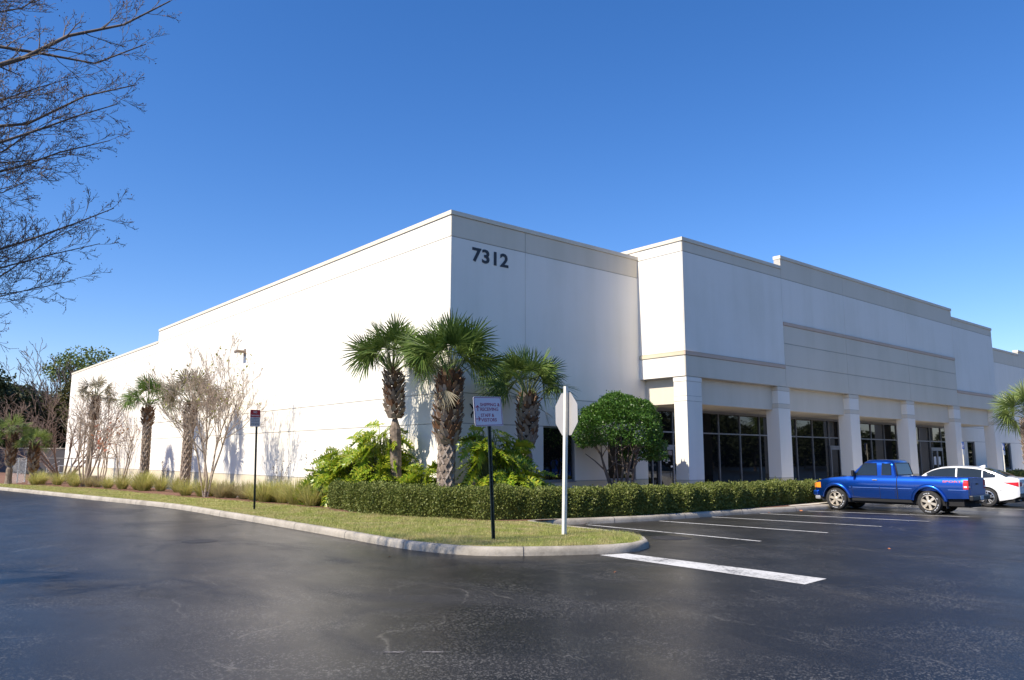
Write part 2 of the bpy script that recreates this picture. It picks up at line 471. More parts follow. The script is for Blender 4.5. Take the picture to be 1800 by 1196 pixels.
def catmull(P, step=0.35):
    P = [np.array(p, float) for p in P]
    Q = [2 * P[0] - P[1]] + P + [2 * P[-1] - P[-2]]
    out = []
    for i in range(1, len(Q) - 2):
        L = np.linalg.norm(Q[i + 1] - Q[i]); k = max(1, int(L / step))
        for j in range(k):
            t = j / k
            out.append(0.5 * ((2 * Q[i]) + (-Q[i - 1] + Q[i + 1]) * t + (2 * Q[i - 1] - 5 * Q[i] + 4 * Q[i + 1] - Q[i + 2]) * t * t + (-Q[i - 1] + 3 * Q[i] - 3 * Q[i + 1] + Q[i + 2]) * t ** 3))
    out.append(P[-1])
    return out

def inside(poly, X, Y):
    c = np.zeros(len(X), bool); n = len(poly); j = n - 1
    for i in range(n):
        xi, yi = poly[i]; xj, yj = poly[j]
        if yi != yj:
            t = ((yi > Y) != (yj > Y)) & (X < (xj - xi) * (Y - yi) / (yj - yi) + xi)
            c ^= t
        j = i
    return c

def polymesh(poly, z):
    tr = tessellate_polygon([[Vector((x, y, 0)) for x, y in poly]])
    b = MB(); V = [(x, y, z(x, y) if callable(z) else z) for x, y in poly]
    F = []
    for t in tr:
        a, c, d = (Vector(V[i]) for i in t)
        F.append(t if (c - a).cross(d - a).z > 0 else t[::-1])
    b.add(V, F)
    return b

def leaves(P, D, size, rng, aspect=0.5, sv=0.35, fold=0.0):
    """rhombic leaves at P pointing along D (N,3) with random roll; returns (4N,3)"""
    N = len(P)
    D = D / (np.linalg.norm(D, axis=1, keepdims=True) + 1e-9)
    rnd = rng.normal(size=(N, 3)); S = np.cross(D, rnd); S /= (np.linalg.norm(S, axis=1, keepdims=True) + 1e-9)
    L = (size * (1 + sv * (rng.random(N) * 2 - 1)))[:, None]
    W = L * aspect * 0.5
    V = np.empty((N, 4, 3))
    V[:, 0] = P; V[:, 1] = P + D * L * 0.45 + S * W; V[:, 2] = P + D * L; V[:, 3] = P + D * L * 0.45 - S * W
    return V.reshape(-1, 3)

# ------------------------------------------------------------------ ground
g = MB(); g.face([(-400, -400, 0), (500, -400, 0), (500, 700, 0), (-400, 700, 0)])
g.build('ground', M['asphalt'], kind='structure')

kerb_pts = [(-6, 110), (0.0, 84), (3.6, 64), (6.0, 47.8), (7.5, 35.7), (8.42, 28.1), (8.45, 22.9), (8.38, 17), (8.27, 13.6), (8.36, 12.3), (8.7, 11.3), (9.35, 10.7), (10.1, 10.25),
            (10.9, 9.92), (11.5, 9.86), (12.1, 10.1), (12.6, 10.6), (12.95, 11.3), (13.15, 12.5), (13.22, 14.0), (13.45, 15.0), (13.85, 15.12), (14.49, 14.82), (15.9, 14.46), (17.45, 14.25), (21.4, 14.1), (24, 13.78), (26, 13.7), (34, 13.7), (48, 13.8), (75, 13.8)]
kp = catmull(kerb_pts, 0.4)
def offset_path(P, d):
    out = []
    for i in range(len(P)):
        t = P[min(i + 1, len(P) - 1)] - P[max(i - 1, 0)]; t = t / np.linalg.norm(t)
        out.append(P[i] + np.array([-t[1], t[0]]) * d)
    return out
kb = MB()
prof = [(0.0, -0.05), (0.004, 0.05), (0.012, 0.105), (0.035, 0.138), (0.07, 0.15), (0.155, 0.152), (0.165, 0.145), (0.165, -0.05)]
offs = [offset_path(kp, d) for d, z in prof]
nk = len(prof)
for i in range(len(kp)):
    for j, (d, z) in enumerate(prof): kb.v.append((offs[j][i][0], offs[j][i][1], z))
for i in range(len(kp) - 1):
    for j in range(nk - 1):
        a = i * nk + j
        kb.f.append((a, a + nk, a + nk + 1, a + 1)); kb.m.append(0)
ko = kb.build('kerb', [M['conc']], kind='structure'); smooth_angle(ko, 50)
# expansion joints of the kerb, thin dark sleeves
kj = MB(); acc = 0
for i in range(1, len(kp) - 1):
    acc += np.linalg.norm(kp[i] - kp[i - 1])
    if acc > 2.4:
        acc = 0
        t = kp[i + 1] - kp[i]; t = t / np.linalg.norm(t) * 0.009
        for j in range(nk - 2):
            (d0, z0), (d1, z1) = prof[j], prof[j + 1]
            nn = np.array([-t[1], t[0]]) / 0.009
            p0 = kp[i] + nn * (d0 - 0.002); p1 = kp[i] + nn * (d1 - 0.002)
            kj.face([(p0[0] - t[0], p0[1] - t[1], z0 + 0.002), (p0[0] + t[0], p0[1] + t[1], z0 + 0.002), (p1[0] + t[0], p1[1] + t[1], z1 + 0.002), (p1[0] - t[0], p1[1] - t[1], z1 + 0.002)])
kj.build('kerb_joints', M['darkframe'], kind='structure')

WX, WY = 14.02, 19.59           # planes of the long side wall and of the front wall
inner = offset_path(kp, 0.12)
i0 = 0
i1 = min(range(len(kp)), key=lambda i: np.hypot(kp[i][0] - 13.4, kp[i][1] - 15.0))
mulch_line = [(13.3, 15.1), (12.75, 15.35), (12.2, 16.3), (11.55, 18.3), (11.1, 20.4), (11.35, 22.6), (11.4, 24.2), (11.1, 27.5), (10.75, 30.5), (10.2, 33.8), (9.9, 38.5), (9.6, 43), (8.6, 46.5), (7.9, 50), (6.6, 56), (4, 72), (0, 95)]
ml = catmull(mulch_line, 0.8)
lawn_poly = [tuple(p) for p in inner[i0:i1 + 1]] + [tuple(p) for p in ml]
lawn = polymesh(lawn_poly, 0.135)
lawn.build('lawn', M['lawn'], kind='structure')
def bed_z(x, y):
    if y < 23: return 0.14
    k = min(1, (y - 23) / 5) * max(0, min(1, (x - 11.2) / 2.8))
    return 0.14 - 0.22 * k
mb = MB()
mlb = [p for p in ml if p[1] > 22.8]
for i in range(len(mlb) - 1):
    for k in range(4):
        q = []
        for (p, kk) in ((mlb[i], k), (mlb[i], k + 1), (mlb[i + 1], k + 1), (mlb[i + 1], k)):
            x = p[0] + (WX + 0.1 - p[0]) * kk / 4; q.append((x, p[1], bed_z(x, p[1]) + 0.002))
        mb.face(q)
front_bed = [tuple(p) for p in ml if p[1] <= 23.2]
fb = front_bed + [(14.2, front_bed[-1][1]), (14.2, 19.7), (22.9, 19.7)] + [tuple(p) for p in inner[::-1] if p[0] <= 30 and p[1] < 15.1 and p[0] > 13.5]
pm = polymesh([(28.5, 14.0), (28.5, 19.7)] + [(22.9, 19.7), (14.2, 19.7), (14.2, 23.1), (11.35, 23.1)] + [tuple(p) for p in ml if p[1] <= 22.8][::-1] + [tuple(p) for p in inner if 13.5 < p[0] < 28.4 and p[1] < 15.2], 0.146)
mb.add(pm.v, pm.f)
mb.build('mulch_bed', M['mulch'], kind='structure')
# raised plinth of soil and turf beyond the walk, sidewalk
sw = MB()
sw.box(22.9, 16.9, 0.05, 78, 19.7, 0.165)
sw.box(28.5, 13.86, -0.02, 78, 16.9, 0.15)
sw.build('sidewalk', M['walk'], kind='structure')
sl = MB(); sl.face([(24.1, 14.02, 0.156), (28.5, 13.9, 0.156), (28.5, 14.55, 0.156), (24.4, 14.3, 0.156)])
sl.build('path', M['walk'], kind='structure')

M['oldpaint'] = simple('rubbed_paint', (0.13, 0.12, 0.115), 0.6, vs=25, var=0.9)
# parking lines and stop bar
def strip(x0, y0, x1, y1, w, name='parking_line', z=0.004):
    s = MB(); d = Vector((x1 - x0, y1 - y0, 0)).normalized(); n = Vector((-d.y, d.x, 0)) * w / 2
    s.face([(x0 - n.x, y0 - n.y, z), (x1 - n.x, y1 - n.y, z), (x1 + n.x, y1 + n.y, z), (x0 + n.x, y0 + n.y, z)][::-1])
    if True:
        v = s.v; s.f = []; s.m = []
        s.f.append((0, 1, 2, 3)); s.m.append(0)
    return s.build(name, M['paint'], kind='structure')
strip(14.87, 14.5, 14.85, 9.38, 0.11)
strip(17.33, 14.1, 17.76, 9.42, 0.11)
strip(19.72, 14.05, 20.46, 9.38, 0.11)
strip(22.14, 13.95, 23.14, 9.28, 0.11)
strip(24.4, 13.6, 25.89, 9.22, 0.11)
strip(28.4, 13.4, 28.66, 9.16, 0.11)
strip(30.4, 13.4, 31.2, 8.6, 0.11)
strip(36.2, 13.4, 37.2, 8.6, 0.11)
sb = MB(); sb.face([(10.50, 9.93, 0.004), (10.33, 5.86, 0.004), (11.05, 5.92, 0.004), (11.05, 9.78, 0.004)]); sb.build('stop_line', M['paint'], kind='structure')
for (a, b, c, d) in ((3.85, 6.33, 4.00, 6.21), (4.12, 6.11, 4.27, 5.99)):
    strip(a, b, c, d, 0.045, 'worn_paint_mark').data.materials[0] = M['oldpaint']

# drain covers set flush in the asphalt
def cover(x, y, r, label):
    t = thing('manhole_cover', label, 'manhole cover', (x, y, 0))
    b = MB(); b.lathe([(0.0, 0.006), (r * 0.86, 0.006), (r * 0.9, 0.003)], 28, axis='z'); b.build('lid', M['iron'], t)
    b = MB(); b.lathe([(r * 0.91, 0.003), (r, 0.007), (r * 1.08, 0.002)], 28, axis='z'); b.build('rim', M['iron'], t)
cover(13.9, 11.0, 0.42, 'round dark drain cover in the asphalt just past the nose of the grass island')
cover(5.7, 16.75, 0.33, 'small dark round cover in the driveway asphalt left of the grass island')
# ------------------------------------------------------------------ warehouse
bld = thing('warehouse', 'long white and beige tilt-up warehouse with columned entrance and black numbers 7312', 'building', (WX, WY, 0))
def bpart(mbx, name, mats, parent=bld, **kw):
    off = Vector(bld.location) if parent is bld else Vector((0, 0, 0))
    if parent is bld:
        mbx.v = [(x - WX, y - WY, z) for x, y, z in mbx.v]
    return mbx.build(name, mats, parent, **kw)
def csub(mbx, name, mats, parent, **kw):
    mbx.v = [(x - WX, y - WY, z) for x, y, z in mbx.v]
    return mbx.build(name, mats, parent, **kw)

MW = [M['white'], M['band'], M['tan'], M['cream'], M['coping'], M['groove']]
WHITE, BAND, TAN, CREAM, COPE, GRV = range(6)
gap = 0.014
def rows(b, axis, plane, sgn, segs, levels, gy=gap, T=0.028, back=True, bt=0.3, ins=(0, 0)):
    lo_a = min(a for a, c in segs); hi_a = max(c for a, c in segs)
    """facade of panels on plane; axis 'x' panels run along x (front), 'y' along y (side).
    levels: (z0,z1,mat,[segments]|None). sgn: outward direction sign along normal"""
    for (z0, z1, mat, ss) in levels:
        for (a0, a1) in (ss if ss is not None else segs):
            a, c, d0, d1 = a0 + gy * 0.6, a1 - gy * 0.6, z0 + gap, z1 - gap
            p0, p1 = plane, plane - sgn * T
            lo, hi = min(p0, p1), max(p0, p1)
            if axis == 'x': b.box(a, lo, d0, c, hi, d1, mat)
            else: b.box(lo, a, d0, hi, c, d1, mat)
            if back:
                q0, q1 = plane - sgn * 0.022, plane - sgn * bt
                lo, hi = min(q0, q1), max(q0, q1)
                e0 = ins[0] if a0 <= lo_a + 1e-6 else 0; e1 = ins[1] if a1 >= hi_a - 1e-6 else 0
                if axis == 'x': b.box(a0 + e0, lo, z0, a1 - e1, hi, z1, GRV)
                else: b.box(lo, a0 + e0, z0, hi, a1 - e1, z1, GRV)

w = MB()
YS, YE = 50.9, 76.0
zT, zL = 9.64, 8.90
# side wall, tall part then lower part
ysegs = [(WY + 0.31, 27.2), (27.2, 35.1), (35.1, 43.0), (43.0, YS)]
ysegs[0] = (WY + 0.03, 27.2)
rows(w, 'y', WX, -1, ysegs, [(-0.4, 0.91, CREAM, None), (0.91, 2.79, WHITE, None), (2.79, 3.75, WHITE, None), (3.75, 8.78, WHITE, None), (8.78, zT - 0.14, WHITE, None)], gy=0.006)
yseg2 = [(YS, 59.2), (59.2, 67.5), (67.5, YE)]
rows(w, 'y', WX, -1, yseg2, [(-0.4, 0.91, CREAM, None), (0.91, 2.79, WHITE, None), (2.79, 3.75, WHITE, None), (3.75, 8.15, WHITE, None), (8.15, zL - 0.14, WHITE, None)], gy=0.006)
# front wall
JX = 17.19
PX0, PX1 = 23.13, 55.04         # entrance block
W1 = (18.02, 19.53); W2 = (21.25, 22.77); SF0 = 23.50
xs_all = [(WX, JX), (JX, SF0)]
xs_win = [(WX, JX), (JX, W1[0]), (W1[1], W2[0]), (W2[1], SF0)]
rows(w, 'x', WY, -1, xs_all, [(-0.4, 0.925, CREAM, None), (0.925, 2.80, WHITE, xs_win), (2.80, 3.76, WHITE, None), (3.76, 8.78, WHITE, None), (8.78, zT - 0.14, BAND, None)], ins=(0.03, 0))
# wall right of the storefront and beyond the entrance block
RX0, RX1, RX2 = 53.05, 67.3, 92.0
rw = [(55.73, 57.01), (62.35, 63.86), (66.9, 68.4)]
segs_r = [(RX0, 58.6), (58.6, RX1), (RX1, 80), (80, RX2)]
segs_w = [(RX0, rw[0][0]), (rw[0][1], 58.6), (58.6, rw[1][0]), (rw[1][1], rw[2][0]), (rw[2][1], 80), (80, RX2)]
rows(w, 'x', WY, -1, segs_r, [(-0.1, 0.925, CREAM, None), (0.925, 2.84, WHITE, segs_w), (2.84, 3.76, WHITE, None), (3.76, 8.6, WHITE, None)])
rows(w, 'x', WY, -1, segs_r[:2], [(8.6, zT - 0.14, BAND, None)])
rows(w, 'x', WY, -1, segs_r[2:], [(8.6, 9.95 - 0.14, BAND, None)])
# header over the glazing, hidden behind the beams
w.box(SF0, WY + 0.02, 3.70, RX0, WY + 0.3, 4.9, GRV)
bpart(w, 'wall', MW)

# copings
def one(name, m, *a):
    c = MB(); c.box(*a, m); bpart(c, name, MW)
def coping_x(x0, x1, y, zt, d=0.34, h=0.14, o=0.035, m=COPE):
    one('coping', m, x0, y - o, zt - h, x1, y + d, zt)
one('coping', BAND, WX - 0.035, WY + 0.31, zT - 0.14, WX + 0.3, YS, zT)
one('coping', BAND, WX - 0.035, YS + 0.002, zL - 0.14, WX + 0.3, YE, zL)
coping_x(WX - 0.035, 23.4, WY, zT, 0.31 - 0.0, m=BAND)
coping_x(RX0, RX1, WY, zT, m=BAND)
coping_x(RX1 + 0.002, RX2, WY, 9.95, m=BAND)
r_ = MB(); r_.box(WX + 0.3, WY + 0.4, 8.3, RX2, YE, 8.4, 0)
r_.box(WX + 0.25, YS, 8.42, WX + 3, YS + 0.25, zT - 0.02, 0)
bpart(r_, 'roof', [M['coping']])

# entrance block
e = MB()
PY = 17.40
CX0, CX1 = 30.02, 48.66
zS, zTr0, zTr1 = 4.72, 5.51, 5.66
zW, zC = 10.0, 10.47
wing_l = [(PX0, CX0)]; wing_r = [(CX1, PX1)]
mid = [(CX0, 35.55), (35.55, 42.3), (42.3, CX1)]
for sg in (wing_l, wing_r):
    rows(e, 'x', PY, -1, sg, [(zS, zTr0, BAND, None), (zTr1, 9.46, WHITE, None), (9.46, zW - 0.14, BAND, None)], ins=(0.03 if sg is wing_l else 0, 0.03 if sg is wing_r else 0))
rows(e, 'x', PY, -1, mid, [(zS, zTr0 + 0.14, BAND, None), (zTr0 + 0.14, 6.60, BAND, None), (6.60, 7.39, BAND, None), (7.53, 9.46, WHITE, None), (9.46, zC - 0.14, BAND, None)])
side = [(PY + 0.03, 22.4)]
rows(e, 'y', PX0, -1, side, [(zS, zTr0, WHITE, None), (zTr1, 9.46, WHITE, None), (9.46, zW - 0.14, WHITE, None)])
rows(e, 'y', PX1, 1, side, [(zS, zTr0, WHITE, None), (zTr1, 9.46, WHITE, None), (9.46, zW - 0.14, BAND, None)])
# core filling and soffit
e.box(PX0 + 0.29, PY + 0.29, zS + 0.003, PX1 - 0.29, WY + 0.1, 9.3, WHITE)
e.box(PX0 + 0.03, PY + 0.03, zTr0, PX1 - 0.03, PY + 0.28, zTr1, GRV)
e.box(PX0 + 0.03, PY + 0.28, zTr0, PX0 + 0.28, 22.3, zTr1, GRV)
e.box(CX0, PY + 0.031, 7.39, CX1, PY + 0.27, 7.53, GRV)
bpart(e, 'entrance_block', MW)
one('trim', TAN, PX0 - 0.03, PY - 0.03, zTr0 + 0.004, CX0 - 0.01, PY + 0.026, zTr1 - 0.004)
one('trim', TAN, CX1 + 0.01, PY - 0.03, zTr0 + 0.004, PX1 + 0.03, PY + 0.026, zTr1 - 0.004)
one('trim', CREAM, PX0 - 0.03, PY + 0.027, zTr0 + 0.004, PX0 + 0.026, WY - 0.01, zTr1 - 0.004)
one('trim', TAN, CX0 + 0.01, PY - 0.03, 7.394, CX1 - 0.01, PY + 0.026, 7.526)
one('coping', BAND, PX0 - 0.035, PY - 0.035, zW - 0.14, CX0 + 0.0, PY + 0.3, zW)
one('coping', BAND, PX0 - 0.035, PY + 0.302, zW - 0.14, PX0 + 0.3, 22.4, zW)
one('coping', BAND, CX1, PY - 0.035, zW - 0.14, PX1 + 0.035, PY + 0.3, zW)
one('coping', BAND, CX0 - 0.02, PY - 0.036, zC - 0.14, CX1 + 0.02, PY + 0.32, zC)


# beams under the block, then six columns
bm_ = MB()
bm_.box(23.46, 17.70, 3.745, 54.7, WY + 0.3, zS + 0.05, BAND)
bpart(bm_, 'beam', MW)
for k in range(6):
    cxm = 23.62 + 6.195 * k
    b = MB(); x0, x1, y0, y1 = cxm - 0.455, cxm + 0.455, PY + 0.018, PY + 0.60
    b.box(x0, y0, 0.1, x1, y1, 0.925, CREAM)
    b.box(x0 + 0.008, y0 + 0.008, 0.925, x1 - 0.008, y1 - 0.008, 0.945, GRV)
    b.box(x0, y0, 0.945, x1, y1, 3.80, WHITE)
    b.box(x0 + 0.008, y0 + 0.008, 3.80, x1 - 0.008, y1 - 0.008, 3.815, GRV)
    b.box(x0 - 0.006, y0 - 0.006, 3.815, x1 + 0.006, y1 + 0.006, 3.99, BAND if k else WHITE)
    b.box(x0 + 0.008, y0 + 0.008, 3.99, x1 - 0.008, y1 - 0.008, 4.005, GRV)
    b.box(x0, y0, 4.005, x1, y1, 4.53, WHITE)
    b.box(x0 + 0.008, y0 + 0.008, 4.53, x1 - 0.008, y1 - 0.008, 4.545, GRV)
    b.box(x0 - 0.012, y0 - 0.012, 4.545, x1 + 0.012, y1 + 0.012, 4.70, BAND if k else WHITE)
    b.box(x0 + 0.02, y0 + 0.02, 4.70, x1 - 0.02, y1 - 0.02, 4.74, WHITE)
    bpart(b, 'column', MW)

# windows
def window(x0, x1, z0, z1, label=None, dy=0.10, fr=0.05, mull=()):
    f = MB(); y0, y1 = WY + dy - 0.03, WY + dy + 0.05
    f.box(x0, y0, z0, x1, y1, z0 + fr); f.box(x0, y0, z1 - fr, x1, y1, z1)
    f.box(x0, y0, z0 + fr, x0 + fr, y1, z1 - fr); f.box(x1 - fr, y0, z0 + fr, x1, y1, z1 - fr)
    for m_ in mull: f.box(m_ - 0.025, y0, z0 + fr, m_ + 0.025, y1, z1 - fr)
    f.box(x0 - 0.03, WY - 0.03, z0 - 0.045, x1 + 0.03, WY + dy - 0.031, z0 - 0.002)
    fo = bpart(f, 'window', M['alu'])
    gl = MB(); gl.face([(x0 + 0.02, WY + dy + 0.01, z0 + 0.02), (x1 - 0.02, WY + dy + 0.01, z0 + 0.02), (x1 - 0.02, WY + dy + 0.01, z1 - 0.02), (x0 + 0.02, WY + dy + 0.01, z1 - 0.02)])
    csub(gl, 'pane', M['glass'], fo)
window(W1[0], W1[1], 0.93, 2.80); window(W2[0], W2[1], 0.93, 2.80)
for a, b in rw: window(a, b, 0.93, 2.84)

mulls = [23.56, 23.87, 25.18, 26.75, 28.32, 29.91, 31.47, 33.05, 34.64, 36.16, 37.78, 38.79, 40.8, 42.4, 43.97, 45.55, 47.1, 48.62, 50.09, 51.76, 53.0]
doors = [(24.25, 25.18, 2.16), (37.78, 38.79, 2.27), (50.09, 51.76, 2.3)]
s = MB(); YG = WY + 0.12; zh, ztr = 3.66, 2.76
a0, a1 = YG - 0.05, YG + 0.06
for m_ in mulls + [24.25]:
    mm = 1 if (m_ in (23.87,)) else 0
    s.box(m_ - 0.023, a0, 0.17, m_ + 0.023, a1, zh - 0.06, mm)
s.box(SF0, a0 + 0.004, zh - 0.06, RX0, a1 - 0.004, zh + 0.09, 0)
s.box(SF0, a0 + 0.008, ztr - 0.028, RX0, a1 - 0.008, ztr + 0.028, 0)
s.box(SF0, a0 + 0.008, 0.16, RX0, a1 - 0.008, 0.23, 0)
so = bpart(s, 'storefront', [M['alu'], M['alu']])
gl = MB()
for i in range(len(mulls) - 1):
    x0, x1 = mulls[i], mulls[i + 1]
    for z0, z1 in ((0.2, ztr), (ztr, zh)):
        # panes sit a touch out of true with each other, as real panes do
        j0, j1 = random.Random(i * 7 + z0).uniform(-0.004, 0.004), random.Random(i * 3 + z1).uniform(-0.004, 0.004)
        gl.face([(x0, YG + j0, z0), (x1, YG + j1, z0), (x1, YG + j1 * 0.5, z1), (x0, YG + j0 * 0.5, z1)])
csub(gl, 'pane', M['glass'], so)
for (x0, x1, zt) in doors:
    d = MB(); y0, y1 = YG - 0.09, YG - 0.052
    xs_d = [(x0, x1)] if x1 - x0 < 1.3 else [(x0, (x0 + x1) / 2), ((x0 + x1) / 2 + 0.01, x1)]
    for (q0, q1) in xs_d:
        d.box(q0, y0, 0.18, q0 + 0.09, y1, zt); d.box(q1 - 0.09, y0, 0.18, q1, y1, zt)
        d.box(q0 + 0.09, y0, zt - 0.11, q1 - 0.09, y1, zt); d.box(q0 + 0.09, y0, 0.18, q1 - 0.09, y1, 0.36)
    d.box(x0 - 0.03, y0 + 0.004, zt + 0.003, x1 + 0.03, y1 - 0.004, zt + 0.09)
    do = bpart(d, 'door', M['alu'])
    gl = MB(); gl.face([(x0 + 0.05, YG - 0.058, 0.3), (x1 - 0.05, YG - 0.058, 0.3), (x1 - 0.05, YG - 0.058, zt - 0.05), (x0 + 0.05, YG - 0.058, zt - 0.05)])
    csub(gl, 'pane', M['glass'], do)
    hm = MB(); hx = x1 - 0.14
    hm.tube([(hx, y0 - 0.01, 0.95), (hx, y0 - 0.07, 0.97), (hx, y0 - 0.07, 1.22), (hx, y0 - 0.01, 1.24)], 0.012, 6)
    csub(hm, 'handle', M['steel'], do)
    if x0 < 30:
        lt = MB()
        for (ww, zz, hh) in ((0.34, 1.66, 0.03), (0.44, 1.60, 0.035), (0.14, 1.53, 0.03)):
            n_ = int(ww / 0.045)
            for q in range(n_):
                xx = (x0 + x1) / 2 - ww / 2 + q * ww / n_
                lt.box(xx, YG - 0.0645, zz, xx + ww / n_ * 0.7, YG - 0.060, zz + hh)
        csub(lt, 'lettering', M['paper'], do)
        st = MB(); st.box(x1 - 0.22, YG - 0.0645, 1.36, x1 - 0.10, YG - 0.060, 1.43); csub(st, 'sticker', M['paper'], do)
        st = MB(); st.box(x0 + 0.28, YG - 0.0645, 1.84, x1 - 0.12, YG - 0.060, 2.02)
        csub(st, 'sticker', simple('door_notice', (0.22, 0.19, 0.20), 0.6), do)
    if x0 > 45:
        for q_ in (0.95, 0.3):
            st = MB(); st.box(x0 + q_, YG - 0.0645, 1.35, x0 + q_ + 0.34, YG - 0.060, 1.84); csub(st, 'notice', M['paper'], do)

# house number
dg = MB()
V, F = text_mesh('7312', 0.60, 0.017, 0.006, xs=1.10, sp=1.06)
mx = max(v[0] for v in V); my = max(v[1] for v in V)
kx, kz = 1.56 / mx, 0.455 / my
dg.add([(14.86 + v[0] * kx, WY - 0.008 - v[2], 8.115 + v[1] * kz) for v in V], [f for f in F])
bpart(dg, 'house_number', M['digit'])
em = MB()
em.tube([(14.84, WY - 0.01, 3.42), (14.9, WY - 0.01, 3.36), (14.98, WY - 0.01, 3.25)], [0.02, 0.03, 0.03], 4)
em.tube([(14.98, WY - 0.01, 3.18), (14.9, WY - 0.01, 3.08), (14.92, WY - 0.01, 2.98)], [0.03, 0.03, 0.018], 4)
bpart(em, 'wall_emblem', M['digit'])

# roofline flood lights on the side wall
def wall_lamp(y, z, label):
    t = thing('wall_lamp', label, 'wall lamp', (WX, y, z), 0, 'wall lamps on the long white wall')
    b = MB(); b.box(-0.48, -0.18, 0.0, -0.12, 0.18, 0.13); o = b.build('lamp_housing', M['bronze'], t)
    md = o.modifiers.new('b', 'BEVEL'); md.width = 0.03; md.segments = 2
    b = MB(); b.box(-0.44, -0.14, -0.014, -0.16, 0.14, 0.004); b.build('lens', M['clear'], t)
    b = MB(); b.box(-0.12, -0.05, 0.02, -0.02, 0.05, 0.09); b.box(-0.02, -0.14, -0.12, 0.0, 0.14, 0.22); b.build('bracket', M['bronze'], t)
wall_lamp(36.5, 6.66, 'bronze box flood lamp high on the white wall above the biggest bare crape myrtle')
wall_lamp(67.6, 6.62, 'bronze flood lamp near the far end of the long white wall')

# ------------------------------------------------------------------ palms
def fan_leaf(b, H, t, s_, n_, L, rng, nseg=30, spread=125, droop=0.35, mat=0):
    for k in range(nseg):
        a = R(-spread + 2 * spread * k / (nseg - 1)) + rng.normal() * 0.02
        Lk = L * (0.62 + 0.38 * math.cos(a * 0.62)) * rng.uniform(0.88, 1.06)
        d = t * math.cos(a) + s_ * math.sin(a)
        w_ = 2 * Lk * 0.40 * math.sin(R(spread) / (nseg - 1)) * 0.92
        sd = (s_ * math.cos(a) - t * math.sin(a))
        lift = n_ * (0.06 - 0.52 * math.sin(a) ** 2 + rng.normal() * 0.05)
        tw = n_ * rng.uniform(-0.6, 0.6) * 0.3
        pts = []
        for u, ww in ((0.0, 0.2), (0.40, 1.0), (0.72, 0.8), (1.0, 0.03)):
            p = H + d * (Lk * u) + lift * (Lk * u) + Vector((0, 0, -droop * Lk * u ** 2.3 * (0.6 + 0.8 * rng.random() if u == 1 else 1)))
            hw = (sd + tw) * (w_ * ww * 0.5)
            pts.append((p - hw, p + hw))
        for i in range(3):
            if i == 2: b.face([pts[2][0], pts[2][1], (pts[3][0] + pts[3][1]) / 2], mat)
            else: b.face([pts[i][0], pts[i][1], pts[i + 1][1], pts[i + 1][0]], mat)

